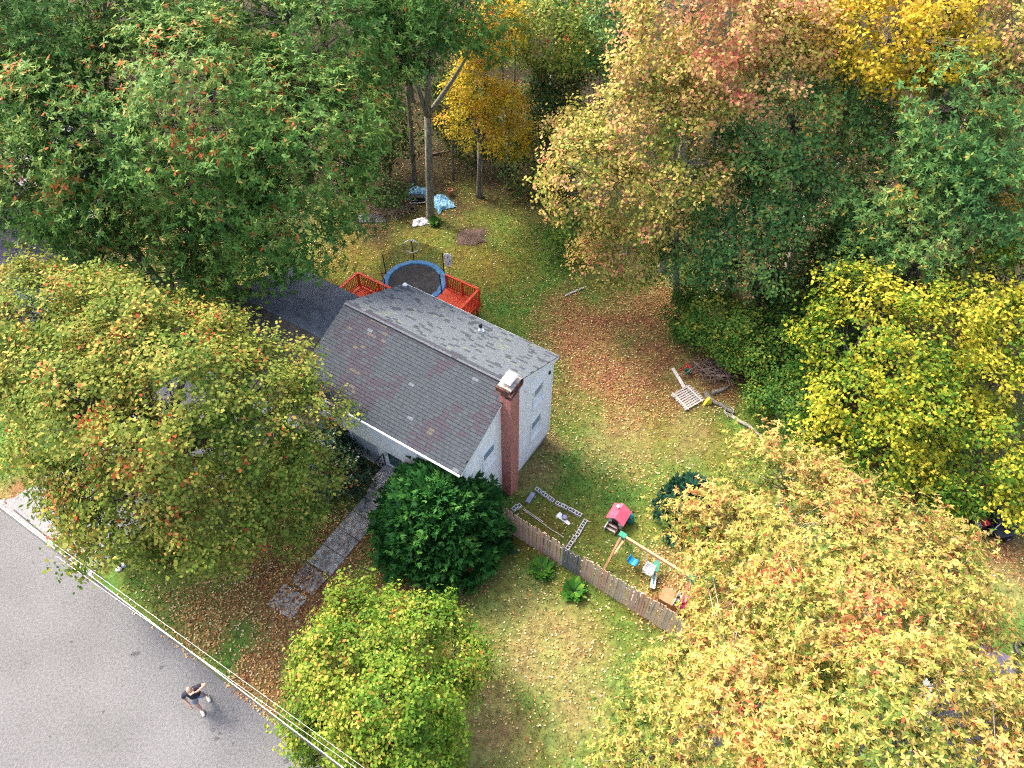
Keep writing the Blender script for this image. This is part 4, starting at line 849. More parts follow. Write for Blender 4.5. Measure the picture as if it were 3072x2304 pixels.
cable('thick black and white cable bundle hanging over the road edge', (60, 1566), (1025, 2300), 6.2, .014, M['cable_bright'], .25, bundle=M['cable'])
cable('thin bright wire just right of the thick cable bundle', (560, 1946), (1065, 2302), 6.6, .0045, M['cable_bright'], .2)
cable('thin pale wire farthest from the road above fallen leaves', (345, 1764), (1090, 2302), 7.0, .004, M['cable_bright'], .2)

# ------------------------------------------------------------------ things at the back of the yard
def crumple(name, label, cat, c, rx, ry, hgt, mat, seed, rz=0, n=26, sharp=1.0):
    q = np.random.default_rng(seed); u, v = np.meshgrid(np.linspace(-1, 1, n), np.linspace(-1, 1, n)); u = u.ravel(); v = v.ravel()
    d = np.sqrt(u*u+v*v); edge_ = 1 + .16*smoothnoise(u, v, 4, seed)
    h = hgt*np.clip(1-(np.maximum(abs(u), abs(v)))**2.2, 0, 1)*(.55+.45*np.clip(.5+.6*smoothnoise(u, v, 2.2, seed+1), 0, 1)) + .10*hgt*np.abs(smoothnoise(u, v, 7, seed+2))*sharp + .07*hgt*q.random(len(u)) + .012
    x, y = u*rx*edge_, v*ry*edge_; ca_, sa = math.cos(rz), math.sin(rz)
    mb = MB(); mb.add([(float(a*ca_-b_*sa), float(a*sa+b_*ca_), float(z)) for a, b_, z in zip(x, y, h)], [[i*n+j, i*n+j+1, (i+1)*n+j+1, (i+1)*n+j] for i in range(n-1) for j in range(n-1)], mat)
    return tag(mb.build(name, None, tuple(c)), label, cat)
crumple('blue_tarp', 'crumpled blue tarp over a wood heap left of mossy trunk', 'tarp', on(1262, 588), .75, .55, .75, M['tarp'], 3)
crumple('blue_tarp', 'crumpled blue tarp heap right of mossy trunk', 'tarp', on(1323, 612), .62, .75, .5, M['tarp'], 9, .6)
ht = empty('hand_cart', tuple(on(1254, 606)), .05); tag(ht, 'dark upturned cart with pale rim beneath blue tarp by mossy trunk', 'cart')
mb = MB(); mb.hexa([(-.5, -.18, .02), (.45, -.18, .02), (.45, .2, .02), (-.5, .2, .02), (-.45, -.16, .45), (.4, -.16, .45), (.4, .2, .45), (-.45, .2, .45)], M['black']); mb.build('tray', ht); MB().tube([(-.52, -.22, .16), (0, -.25, .10), (.5, -.22, .14)], .025, M['plastic_white'], 6).build('rim', ht)
crumple('white_sheet', 'crumpled white plastic sheet on the ground at foot of mossy trunk', 'plastic sheet', on(1262, 668), .5, .32, .26, M['sheet_white'], 14, .2)
crumple('black_patch', 'crumpled black patch lying on brown earth under the green oak edge', 'plastic sheet', on(1112, 656), 1.0, .45, .12, M['black'], 18, .05)  # low crumpled black mesh on the earth
crumple('twig_mound', 'low mound of brown twigs and bark on lawn behind trampoline', 'twig mound', on(1415, 712), .85, .62, .16, pm('brown_bark_chips', (.045, .028, .022), (.12, .075, .055), 9, .95, .6, 40), 23, .1)
mb = MB(); mb.lathe([(.13, 0), (.17, .36), (.19, .36), (.19, .42), (.15, .42), (.13, .30)], M['terracotta'], 16); tag(mb.build('flower_pot', None, tuple(on(1352, 585))), 'orange terracotta pot standing behind blue tarp', 'pot')
def brush(name, label, c, r, n, h, mat, seed, kind=None):
    q = random.Random(seed); mb = MB()
    for i in range(n):
        a = q.uniform(0, 6.28); p = Vector((r*math.sqrt(q.random())*math.cos(a), .7*r*math.sqrt(q.random())*math.sin(a), q.uniform(.02, h))); d = Vector((q.gauss(0, 1), q.gauss(0, .7), q.gauss(0, .22))).normalized()*q.uniform(.25, .8)
        k = q.uniform(.008, .022); mb.tube([p-d, p+Vector((q.gauss(0, .06), q.gauss(0, .06), .05)), p+d], [k, k*.9, k*.4], mat, 4)
    return tag(mb.build(name, None, tuple(c)), label, 'brush pile')
brush('brush_pile', 'pile of dead brown twigs by black patch under green oak', on(1180, 625), 1.5, 150, .35, M['twig'], 2)
brush('brush_pile', 'pile of dead branches and leaves behind the slatted pallet', on(2140, 1122), 1.1, 110, .5, M['twig'], 6)
brush('brush_pile', 'tangle of bare grey branches in the dark gap of right woods', on(2330, 930), 2.2, 220, 1.6, M['twig'], 12)
# slatted pallet, plank and clutter near the leaf patch
pa = empty('pallet', tuple(on(2062, 1196)), pxdir((2035, 1190), (2080, 1165))); tag(pa, 'grey slatted wooden pallet on the grass at edge of woods', 'pallet')
slm = MB().box((-.62, -.045, .10), (.62, .045, .125), M['wood_grey']).mesh('slat')
for i in range(9): o = link('slat', slm, pa, (rs.uniform(-.03, .03), -.52+i*.13, rs.uniform(0, .012))); o.rotation_euler[2] = rs.gauss(0, .02)
for x_ in (-.48, .42): MB().box((x_-.03, -.6, .13), (x_+.02, .6, .165), M['wood_pale']).build('batten', pa)
for x_ in (-.5, .0, .5): MB().box((x_-.05, -.56, 0), (x_+.05, .56, .098), M['wood_grey']).build('bearer', pa)
a, b_ = on(2018, 1105, .05), on(2054, 1164, .05); mb = MB(); c = (a+b_)/2; mb.bar(a-c, b_-c, .17, .05, M['wood_pale']); tag(mb.build('loose_plank', None, tuple(c)), 'pale loose plank lying beside the leaf patch near pallet', 'plank')
a, b_ = on(2030, 1108, .04), on(2048, 1140, .04)
rk = empty('red_rake', tuple(on(2050, 1108)), .5); tag(rk, 'red garden rake head and handle lying among twigs by plank', 'rake'); MB().tube([(-.35, 0, .06), (.3, 0, .1)], .022, M['plastic_red'], 6).build('handle', rk); MB().box((.28, -.22, .05), (.33, .22, .12), M['plastic_red']).build('rake_head', rk)
mb = MB(); mb.lathe([(.10, 0), (.14, .25), (.15, .25), (.12, .22), (.09, .04)], M['plastic_green'], 14); tag(mb.build('green_bucket', None, tuple(on(2060, 1121))), 'small green plastic bucket beside pale plank', 'bucket')
yb = MB(); yb.prism([(-.2, 0), (.22, 0), (.18, .3), (.02, .52), (-.12, .3)], M['plastic_yellow'], 1, -.07, .07); tag(yb.build('yellow_scoop', None, tuple(on(2121, 1212)), .3), 'pale yellow plastic scoop leaning at end of the pallet', 'scoop')
bk = empty('wire_basket', tuple(on(2184, 1240))); tag(bk, 'grey wire basket lying on grass right of the pallet', 'basket')
for z_, r in ((.02, .15), (.14, .19), (.26, .22)): MB().tube([(r*math.cos(6.283*i/14), r*math.sin(6.283*i/14), z_) for i in range(15)], .012, M['steel'], 4, caps=False).build('hoop', bk)
for i in range(10): a_ = .6283*i; MB().tube([(.15*math.cos(a_), .15*math.sin(a_), .02), (.22*math.cos(a_), .22*math.sin(a_), .26)], .008, M['steel'], 4).build('wire', bk)
def log(label, pa, pb, r, mat, seed=0, name='fallen_log', cat='log', lift=.08):
    a, b_ = on(*pa, lift), on(*pb, lift); q = random.Random(seed); c = (a+b_)/2; pts = [a.lerp(b_, i/5)-c + Vector((q.gauss(0, .05), q.gauss(0, .05), q.gauss(0, .02))) for i in range(6)]
    return tag(MB().tube(pts, [r, r*.95, r*.9, r*.8, r*.7, r*.5], mat, 8).build(name, None, tuple(c), smooth=True), label, cat)
log('brown log sloping from pallet into the woods', (2112, 1180), (2200, 1240), .13, M['bark'], 1); log('grey log behind brush pile at edge of woods', (2130, 1180), (2195, 1160), .12, M['bark'], 2); log('long grey branch trailing along edge of the lawn past basket', (2195, 1250), (2290, 1310), .09, M['bark_pale'], 3)
log('bare bleached branch lying in front of the right woods', (2075, 905), (2190, 850), .06, M['twig_pale'], 4, 'dead_branch', 'branch', .5); log('short bleached branch at the edge of leaf patch', (1700, 885), (1760, 860), .05, M['twig_pale'], 5, 'dead_branch', 'branch', .08)
log('long brown fallen branch in the dark woods behind blue tarp', (1290, 462), (1370, 452), .07, M['twig'], 7, 'dead_branch', 'branch', .1)
# left lawn pole
a, b_ = on(-60, 1352, .3), on(34, 1389, .3); c = (a+b_)/2; tag(MB().tube([a-c, b_-c], .03, M['yellow_pole'], 8).build('yellow_pole', None, tuple(c)), 'yellow pole lying across the green lawn at left edge', 'pole')

# ------------------------------------------------------------------ neighbouring roofs seen through the trees
nb = empty('neighbour_house', tuple(on(40, 830)), .62); tag(nb, 'neighbouring house with purple grey shingle roof under the left trees', 'house')
mb = MB(); mb.prism([(-4.6, -.5), (4.6, -.5), (4.6, 2.9), (0, 4.4), (-4.6, 2.9)], M['white'], 0, -9, 3.0); mb.build('wall', nb)
mb = MB(); mb.prism([(-5, 2.86), (0, 4.5), (5, 2.86), (5, 2.74), (0, 4.38), (-5, 2.74)], M['roof_near'], 0, -9.4, 3.4); mb.build('roof', nb)
mb = MB()
for y0_, z0_, y1_, z1_ in ((-5, 2.88, 0, 4.52), (0, 4.52, 5, 2.88)): mb.bar((3.4, y0_, z0_), (3.4, y1_, z1_), .08, .1, M['trim'])
mb.build('rake_board', nb); MB().box((-3, -5.8, .0), (-.5, -4.62, 2.6), M['carpet_brown']).build('porch', nb)
um = empty('patio_umbrella', tuple(on(306, 706, .0)), .3); tag(um, 'pale grey patio umbrella showing through a gap in the oak', 'umbrella')
MB().tube([(0, 0, 0), (0, 0, 2.45)], .03, M['steel'], 8).build('pole', um); MB().lathe([(.3, 0), (.3, .08), (.05, .12)], M['concrete'], 16).build('base', um)
mb = MB(); n = 6; rim = [(1.15*math.cos(6.2832*i/n), 1.15*math.sin(6.2832*i/n), 2.0) for i in range(n)]
mb.add([(0, 0, 2.5)] + rim + [(x_*.99, y_*.99, 1.86) for x_, y_, z_ in rim], [[0, 1+i, 1+(i+1) % n] for i in range(n)] + [[1+i, 1+n+i, 1+n+(i+1) % n, 1+(i+1) % n] for i in range(n)], M['umbrella']); mb.build('canopy', um)
for i in range(n): MB().tube([(0, 0, 2.51), (rim[i][0], rim[i][1], 2.015)], .018, M['plastic_white'], 5).build('rib', um)
sh = empty('white_shed', tuple(on(150, 520)), .3); tag(sh, 'pale roofed white shed glimpsed through leaves of the left oaks', 'shed')
MB().box((-2.2, -1.4, -.2), (2.2, 1.4, 2.2), M['white']).build('wall', sh); mb = MB(); mb.prism([(-1.7, 2.1), (0, 2.8), (1.7, 2.1), (1.7, 2.0), (0, 2.7), (-1.7, 2.0)], M['umbrella'], 0, -2.5, 2.5); mb.build('roof', sh)
c = at(2845, 1868, 2.6); nr = empty('neighbour_house', (c.x, c.y, .5), YAW); tag(nr, 'neighbouring house with lavender grey roof under the orange oak', 'house')
mb = MB(); mb.prism([(-7.4, -.5), (-.4, -.5), (-.4, 1.95), (-3.9, 3.25), (-7.4, 1.95)], M['white'], 0, .4, 11); mb.build('wall', nr)
mb = MB(); mb.prism([(-7.8, 1.95), (-3.9, 3.4), (0, 1.95), (0, 1.83), (-3.9, 3.28), (-7.8, 1.83)], M['roof_near'], 0, 0, 11.4); mb.build('roof', nr)
mb = MB(); mb.lathe([(.16, 2.0), (.16, 2.6), (.22, 2.63), (.05, 2.8)], M['plastic_white'], 12, (.5, -1.2, 0)); mb.build('roof_vent', nr)

# ------------------------------------------------------------------ trees
GREEN_OAK = leaf_mat('oak_leaf_green', [(0, (.030, .090, .018)), (.3, (.060, .150, .028)), (.55, (.100, .200, .036)), (.8, (.180, .250, .052)), (.96, (.30, .30, .080)), (.985, (.40, .19, .05)), (1, (.42, .10, .03))], .5, .25)
BLUE_OAK = leaf_mat('oak_leaf_cool_green', [(0, (.040, .110, .032)), (.4, (.080, .190, .048)), (.7, (.140, .240, .058)), (.93, (.26, .28, .055)), (1, (.42, .22, .04))], .45, .25)
GOLD_OAK = leaf_mat('oak_leaf_gold', [(0, (.065, .125, .022)), (.28, (.17, .205, .038)), (.50, (.38, .31, .068)), (.70, (.48, .345, .110)), (.90, (.45, .24, .09)), (1, (.42, .09, .04))], .5, .32)
MAPLE_OLIVE = leaf_mat('maple_leaf_olive', [(0, (.055, .115, .016)), (.28, (.115, .175, .026)), (.55, (.20, .235, .038)), (.82, (.34, .30, .062)), (.96, (.42, .22, .06)), (1, (.42, .085, .03))], .55, .3)
MAPLE_LIME = leaf_mat('maple_leaf_lime', [(0, (.050, .135, .014)), (.35, (.135, .235, .024)), (.65, (.26, .30, .04)), (.9, (.40, .32, .065)), (1, (.42, .19, .05))], .5, .35)
MAPLE_ORANGE = leaf_mat('maple_leaf_orange', [(0, (.085, .150, .026)), (.2, (.22, .25, .042)), (.45, (.44, .36, .085)), (.65, (.53, .345, .12)), (.85, (.56, .27, .15)), (1, (.54, .16, .10))], .5, .35)
YELLOW = leaf_mat('leaf_yellow', [(0, (.085, .13, .016)), (.25, (.25, .23, .022)), (.5, (.48, .37, .025)), (.78, (.58, .43, .04)), (1, (.54, .27, .035))], .5, .38)
LIME_YELLOW = leaf_mat('leaf_lime_yellow', [(0, (.026, .085, .012)), (.3, (.065, .155, .016)), (.52, (.17, .24, .022)), (.75, (.40, .38, .03)), (1, (.54, .45, .05))], .5, .35)
SHRUB = leaf_mat('shrub_leaf', [(0, (.028, .082, .014)), (.45, (.060, .150, .022)), (.8, (.13, .20, .03)), (1, (.32, .29, .04))], .5, .28)
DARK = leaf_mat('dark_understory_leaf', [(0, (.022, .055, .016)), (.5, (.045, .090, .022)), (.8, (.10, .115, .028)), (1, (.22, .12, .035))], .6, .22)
CONIF = leaf_mat('conifer_spray', [(0, (.008, .042, .012)), (.4, (.020, .090, .018)), (.75, (.045, .150, .026)), (1, (.10, .22, .04))], .6, .18)
PINE = leaf_mat('pine_needles', [(0, (.012, .046, .028)), (.6, (.022, .075, .042)), (1, (.05, .11, .06))], .5, .15)
RHODO = leaf_mat('rhododendron_leaf', [(0, (.010, .038, .016)), (.6, (.022, .070, .028)), (1, (.05, .12, .05))], .35, .12, .6)
TRI_COUNT = 0
def nrmz(v): return v/np.maximum(np.linalg.norm(v, axis=-1, keepdims=True), 1e-9)
def leaves(P, D, N, ln, wd, tint, fold=.0):
    """P base, D direction, N leaf normal; pointed leaf as a kite of four corners"""
    S = nrmz(np.cross(D, N)); ln = ln[:, None]; wd = wd[:, None]
    return np.stack([P, P + D*ln*.48 + S*wd*.5 - N*fold*ln, P + D*ln, P + D*ln*.48 - S*wd*.5 - N*fold*ln], 1)
def lobe(px, py, z, rpx, fz=.85):
    c = at(px, py, z); d = (c - Vector((0, 0, CAM_H))).length; r = rpx/FPX*d
    return (np.array(c), r, r*fz)
def crown_clumps(lobes, q, spacing, up_bias=-.45, rough=.22):
    out = []
    for i, (c, r, rz) in enumerate(lobes):
        n = int(4*math.pi*((r*r+2*r*rz)/3)/(spacing**2)*.98)
        d = nrmz(q.normal(size=(n*3, 3))); d = d[d[:, 2] > up_bias][:n]
        k = .86 + rough*smoothnoise(d[:, 0]*2.2+i*3.1, d[:, 1]*2.2+d[:, 2]*1.7, 1.6, int(q.integers(1e6))) + q.normal(0, .05, len(d))
        k[q.random(len(d)) < .2] *= .72
        p = c + d*k[:, None]*np.array([r, r, rz])
        w = 5.2*spacing; g3 = smoothnoise(p[:, 0]/w*2+p[:, 2]/w, p[:, 1]/w*2-p[:, 2]/w*.7, 2.1, 77+i)   # boughs stand out, hollows between them
        p = p + d*(g3*min(r, 4*spacing)*.30)[:, None]
        keep = g3 > -.74
        for j, (c2, r2, rz2) in enumerate(lobes):
            if j != i: keep &= (((p-c2)/np.array([r2, r2, rz2]))**2).sum(1) > .58
        keep &= p[:, 2] > .9 + gz_np(p[:, 0], p[:, 1])*.5
        out.append(np.concatenate([p[keep], d[keep]], 1))
    return np.concatenate(out)
TREE_DONE = []
def tree(name, label, mat, lobes, base=None, kind='oak', leaf=.30, ar=.34, per=9, spacing=.85, trunk_r=.22, bark='bark', tint0=.45, tvar=.16, cvar=.16, group=None, seed=1, fork=.35, cat='tree', twigs=.35, rough=.22, droop=.25, up_bias=-.45, flat=.5, limb_ext=.8):
    global TRI_COUNT
    q = np.random.default_rng(seed); pr = random.Random(seed)
    L = [l if isinstance(l[0], np.ndarray) else lobe(*l) for l in lobes]
    cen = sum(l[0]*l[1]**2 for l in L)/sum(l[1]**2 for l in L)
    if base is None: base = Vector((cen[0], cen[1], 0))
    base = Vector((base.x, base.y, ground_z(base.x, base.y)))
    root = empty(name, tuple(base)); tag(root, label, cat, group)
    C = crown_clumps(L, q, spacing, up_bias, rough); cp, cd = C[:, :3], C[:, 3:]; nc = len(cp)
    b_ = np.array(base)
    # clumps: twig ends gathered round every clump centre
    m = int(per*1.3); rc = spacing*.6
    off = q.normal(size=(nc, m, 3))*np.array([rc, rc, rc*flat])*.75
    tw = (cp[:, None]+off).reshape(-1, 3); out = np.repeat(cd, m, 0); axis = nrmz(out*.75 + np.array([0, 0, .55]) + q.normal(size=out.shape)*.35)
    ct = np.repeat(tint0 + q.normal(0, cvar, nc) + .15*smoothnoise(cp[:, 0]+cp[:, 2]*.6, cp[:, 1]-cp[:, 2]*.5, .85, seed), m); ct = ct + .07*np.clip(out[:, 2], -1, 1)
    if kind in ('oak', 'maple', 'small'):
        k = {'oak': 6, 'maple': 4, 'small': 4}[kind]; nt_ = len(tw)
        u = nrmz(np.cross(axis, np.array([.31, .52, .79]))); v = np.cross(axis, u); a = (np.arange(k)[None]*(2*math.pi/k) + q.uniform(0, 6.28, (nt_, 1)) + q.normal(0, .25, (nt_, k)))[..., None]
        tilt = q.normal(droop if kind == 'oak' else droop*.8, .28, (nt_, k))[..., None]
        D = nrmz((u[:, None]*np.cos(a) + v[:, None]*np.sin(a)) + axis[:, None]*(.25-tilt) - np.array([0, 0, .18])); Nn = nrmz(axis[:, None] + .35*q.normal(size=D.shape) + D*.2)
        base_p = tw[:, None] + (0 if kind == 'oak' else 1)*q.normal(size=D.shape)*leaf*.5; base_p = np.broadcast_to(base_p, D.shape)
        D, Nn, P = D.reshape(-1, 3), Nn.reshape(-1, 3), base_p.reshape(-1, 3); T = np.repeat(ct, k) + q.normal(0, tvar, nt_*k)
        odd = q.random(nt_*k) < .02; T[odd] += .4
    n = len(P); ln = leaf*.86*q.uniform(.6, 1.2, n); wd = ln*ar*q.uniform(.8, 1.2, n)
    V = leaves(P, D, Nn, ln, wd, T, .06) - b_
    cr = link('crown', quads_mesh(name + '_crown', V, np.clip(T, 0, 1), mat), root); cr['kind'] = 'stuff'
    TRI_COUNT += 2*n
    # trunk, limbs to the lobes, branches to some clumps
    mb = MB(); bk = M[bark]; topz = max(l[0][2] for l in L); top = Vector(cen); top.z = cen[2]
    fk = base.lerp(Vector((top.x, top.y, max(top.z, base.z+1))), fork); fk = Vector((fk.x*.5+base.x*.5, fk.y*.5+base.y*.5, fk.z))
    mb.tube([Vector((0, 0, -.2)), Vector((0, 0, .25)), (fk-base)*.5 + Vector((pr.gauss(0, .05), pr.gauss(0, .05), 0)), fk-base], [trunk_r*1.5, trunk_r*1.12, trunk_r*.95, trunk_r*.85], bk, 10)
    anchors = []
    for (c, r, rz) in L:
        e = Vector(c) + Vector((pr.gauss(0, .2)*r, pr.gauss(0, .2)*r, rz*.35)); e = fk.lerp(e, limb_ext); mid = fk.lerp(e, .5) + Vector((pr.gauss(0, .12)*r, pr.gauss(0, .12)*r, .1*r))
        mb.tube([fk-base, fk.lerp(mid, .5)-base, mid-base, mid.lerp(e, .5)-base, e-base], [trunk_r*.72, trunk_r*.6, trunk_r*.48, trunk_r*.34, trunk_r*.16], bk, 7)
        anchors += [(mid, trunk_r*.34), (mid.lerp(e, .5), trunk_r*.26), (e, trunk_r*.16), (fk.lerp(mid, .5), trunk_r*.4)]
    A = np.array([tuple(a[0]) for a in anchors])
    for i in q.permutation(nc)[:int(nc*twigs)]:
        e = Vector(cp[i]); j = int(np.argmin(((A-cp[i])**2).sum(1))); s_, r_ = anchors[j]; mid = s_.lerp(e, .55) + Vector((pr.gauss(0, .18), pr.gauss(0, .18), pr.gauss(.1, .12)))
        r0 = min(r_*.55, .05); mb.tube([s_-base, mid-base, e.lerp(mid, .1)-base], [r0, r0*.6, .008], bk, 5, caps=False)
    tr_ = mb.build('trunk', root, smooth=True)
    return root
G_L = 'green oaks at the upper left'; 
# --- great green oaks, upper left
OK = dict(kind='oak', leaf=.28, ar=.36, per=10, spacing=.92, trunk_r=.34)
tree('oak_tree', 'largest green oak with yellowing top, behind the left maple', GREEN_OAK, [(430, 190, 12.5, 215), (620, 330, 12, 250), (330, 380, 11, 210), (690, 110, 12, 170), (560, 560, 9, 240), (320, 590, 8, 190)], tint0=.48, seed=1, **OK)
tree('oak_tree', 'green oak overhanging the blue grey wing roof', GREEN_OAK, [(880, 430, 11, 230), (1010, 310, 10, 170), (860, 640, 8, 200), (700, 720, 6.5, 190), (950, 540, 8, 130), (800, 770, 5.5, 100)], tint0=.46, seed=2, base=on(740, 690), **OK)
tree('oak_tree', 'dark green oak hanging over the purple neighbour roof', GREEN_OAK, [(420, 760, 6, 170), (560, 830, 5.5, 130), (250, 640, 7, 150), (610, 700, 6.5, 130)], tint0=.38, seed=3, **OK)
tree('oak_tree', 'oak with rusty leaf tufts at the far left edge', GREEN_OAK, [(60, 250, 12, 200), (110, 470, 9.5, 160), (-80, 420, 10, 200), (40, 620, 7, 150), (-60, 520, 7, 150), (130, 540, 7.5, 120)], tint0=.50, seed=4, **OK)
tree('oak_tree', 'green oak at the top edge left of the twin trunk', GREEN_OAK, [(960, 100, 13, 190), (1090, 190, 11, 130), (850, 10, 14, 190), (1060, 20, 13, 150)], tint0=.44, seed=5, base=on(930, 560), **OK)
tree('oak_tree', 'shaded green oak in the top left corner', GREEN_OAK, [(160, 40, 14, 210), (390, 10, 14, 180), (-60, 90, 13, 200)], tint0=.36, seed=6, **OK)
tree('oak_tree', 'green twin trunk oak standing above the blue tarp', GREEN_OAK, [(1330, 70, 12.5, 130), (1440, 110, 11.5, 80), (1240, 150, 11, 90), (1380, -40, 14, 150), (1180, 40, 12.5, 90)], base=on(1292, 652), tint0=.38, seed=7, bark='bark_moss', fork=.55, **{**OK, 'trunk_r': .23})
# --- small bright yellow tree
tree('beech_tree', 'slender bright yellow tree in the gap of the woods', YELLOW, [(1450, 170, 9.2, 85, .7), (1420, 260, 7.6, 85, .5), (1500, 300, 7.2, 75, .5), (1440, 370, 6, 95, .42), (1530, 380, 5.8, 45, .5), (1530, 440, 4.4, 60, .45), (1385, 300, 6.8, 50, .5), (1480, 90, 10.5, 75, .7)], base=on(1437, 590), kind='small', leaf=.20, ar=.62, per=9, spacing=.6, trunk_r=.17, bark='bark', tint0=.56, seed=8, twigs=.5, fork=.55)
tree('beech_tree', 'small yellow tree tip at top edge right of twin trunk', YELLOW, [(1540, 40, 11, 50, .8), (1500, 20, 11.5, 45)], kind='small', leaf=.2, ar=.62, per=8, spacing=.65, trunk_r=.12, tint0=.56, seed=9)
# --- orange maples, top centre right
OM = dict(kind='maple', leaf=.21, ar=.72, per=10, spacing=.78, trunk_r=.22, bark='bark_pale', twigs=.8)
tree('maple_tree', 'yellow orange maple leaning over lawn edge with pale bare limbs', MAPLE_ORANGE, [(1790, 520, 8.5, 170, .7), (1950, 400, 10, 160, .8), (1720, 390, 9.0, 85, .7), (1900, 640, 7, 150, .75), (2050, 520, 9, 130), (1850, 780, 4.5, 110, .8), (2060, 300, 11.5, 140)], base=on(2030, 900), tint0=.38, seed=10, **OM)
tree('maple_tree', 'tall salmon orange maple at the top edge', MAPLE_ORANGE, [(2030, 110, 13.5, 180), (2210, 60, 14.5, 170), (2370, 110, 13.5, 130), (2190, 210, 12.5, 160), (1960, 230, 12, 120), (2090, -40, 15, 190)], tint0=.60, seed=11, **OM)
tree('maple_tree', 'yellow maple at top edge between salmon maple and corner', YELLOW, [(2590, 110, 13.5, 170), (2740, 60, 14.5, 150), (2560, 10, 14.5, 140), (2680, 200, 12, 130)], tint0=.56, seed=12, **OM)
tree('maple_tree', 'peach and yellow maple in the top right corner', MAPLE_ORANGE, [(2960, 90, 14, 150), (3080, 60, 14, 150), (3050, 230, 12.5, 130), (2870, 40, 14.5, 110)], tint0=.45, seed=13, **OM)
# --- right hand green oaks
tree('oak_tree', 'mid green oak beneath the salmon maple with leaning grey trunk', BLUE_OAK, [(2380, 330, 10.5, 160), (2540, 330, 10.5, 130), (2270, 430, 9.5, 140), (2430, 480, 8.5, 150), (2570, 450, 9, 110), (2340, 560, 7.5, 110)], base=on(2395, 690), tint0=.45, seed=14, kind='maple', leaf=.24, ar=.6, per=9, spacing=.8, trunk_r=.27, twigs=.5)
tree('oak_tree', 'fresh green oak in front of dark gap beside orange maple', BLUE_OAK, [(2190, 570, 7, 135, .9), (2290, 650, 6.5, 120), (2110, 690, 5.5, 140, .9), (2040, 770, 4.5, 95), (2360, 580, 7.2, 110), (2230, 750, 5.2, 120), (2150, 810, 3.8, 90)], base=on(2182, 880), tint0=.46, seed=15, kind='maple', leaf=.24, ar=.6, per=9, spacing=.75, trunk_r=.2, twigs=.5)
tree('oak_tree', 'large cool green oak at the right edge', BLUE_OAK, [(2830, 270, 12.5, 150), (2950, 360, 11.5, 170), (2790, 430, 10.5, 160), (3080, 330, 11.5, 150), (2960, 540, 9.5, 150), (2700, 330, 11.5, 100)], tint0=.42, seed=16, **OK)
tree('oak_tree', 'grey green oak in front of dark gap above lime maple', BLUE_OAK, [(2720, 590, 8.5, 145), (2850, 640, 8.2, 150), (2750, 740, 7, 145), (2900, 760, 6.8, 130), (2620, 590, 8.2, 90), (2640, 780, 6, 110)], tint0=.42, seed=17, **OK)
tree('maple_tree', 'golden maple sapling against the right edge below cool oak', YELLOW, [(2990, 590, 7.5, 70, .7), (3060, 520, 8.3, 60), (2930, 610, 7.3, 50)], kind='small', leaf=.21, ar=.62, per=9, spacing=.65, trunk_r=.12, tint0=.5, seed=18)
LY = dict(kind='small', leaf=.23, ar=.66, per=9, spacing=.70, trunk_r=.16, twigs=.4)
tree('maple_tree', 'bright lime yellow maple above the orange oak', LIME_YELLOW, [(2620, 960, 5.5, 150), (2740, 1060, 5.2, 150), (2520, 1010, 4.8, 110), (2560, 1170, 3.6, 130), (2720, 1240, 3.6, 140), (2600, 1330, 2.4, 120), (2830, 940, 5.6, 110), (2700, 1390, 1.8, 100)], tint0=.56, seed=19, **LY)
tree('maple_tree', 'lime yellow maple along the right edge above tractor', LIME_YELLOW, [(2980, 900, 6, 130), (3060, 1040, 5, 130), (2930, 1140, 4, 110), (2880, 1350, 2.2, 100), (3010, 1330, 3, 120), (3080, 820, 7, 110), (2850, 1460, 1.4, 85)], tint0=.55, seed=20, **LY)
tree('maple_tree', 'yellow branch tips of maple hanging beside the tractor', LIME_YELLOW, [(3020, 1500, 2.2, 60, .7), (3070, 1440, 2.6, 70, .7)], tint0=.66, seed=21, **LY)
SB = dict(kind='small', leaf=.19, ar=.62, per=9, spacing=.55, trunk_r=.07, up_bias=-.3, twigs=.4)
def shrub(label, lobes, seed, mat=SHRUB, tint0=.42, **kw): return tree('shrub', label, mat, lobes, seed=seed, tint0=tint0, cat='shrub', **{**SB, **kw})
shrub('leafy green shrub at the woods edge beside leaf patch', [(2110, 950, 1.9, 90), (2180, 1010, 1.5, 90), (2060, 920, 1.6, 60), (2250, 980, 1.9, 80)], 22, tint0=.5)
shrub('green shrub above the brush pile at edge of right woods', [(2300, 1080, 1.6, 80), (2240, 1070, 1.3, 60), (2350, 1020, 2, 70)], 23, tint0=.42)
shrub('dark green thicket below the lime maple and above lawn', [(2360, 1180, 1.5, 90), (2420, 1250, 1.3, 90), (2290, 1200, 1.1, 60), (2440, 1120, 1.9, 80)], 24, tint0=.3)
shrub('low weedy green bush on lawn right of twig mound', [(1640, 730, .45, 75, .5), (1700, 790, .4, 80, .45), (1570, 760, .3, 50, .5), (1740, 730, .5, 60, .5)], 25, tint0=.55, trunk_r=.03)
shrub('dense low shrub under the fresh green oak', [(2050, 990, 1.0, 50), (2390, 930, 1.6, 70), (2330, 880, 1.8, 60)], 26, tint0=.35)
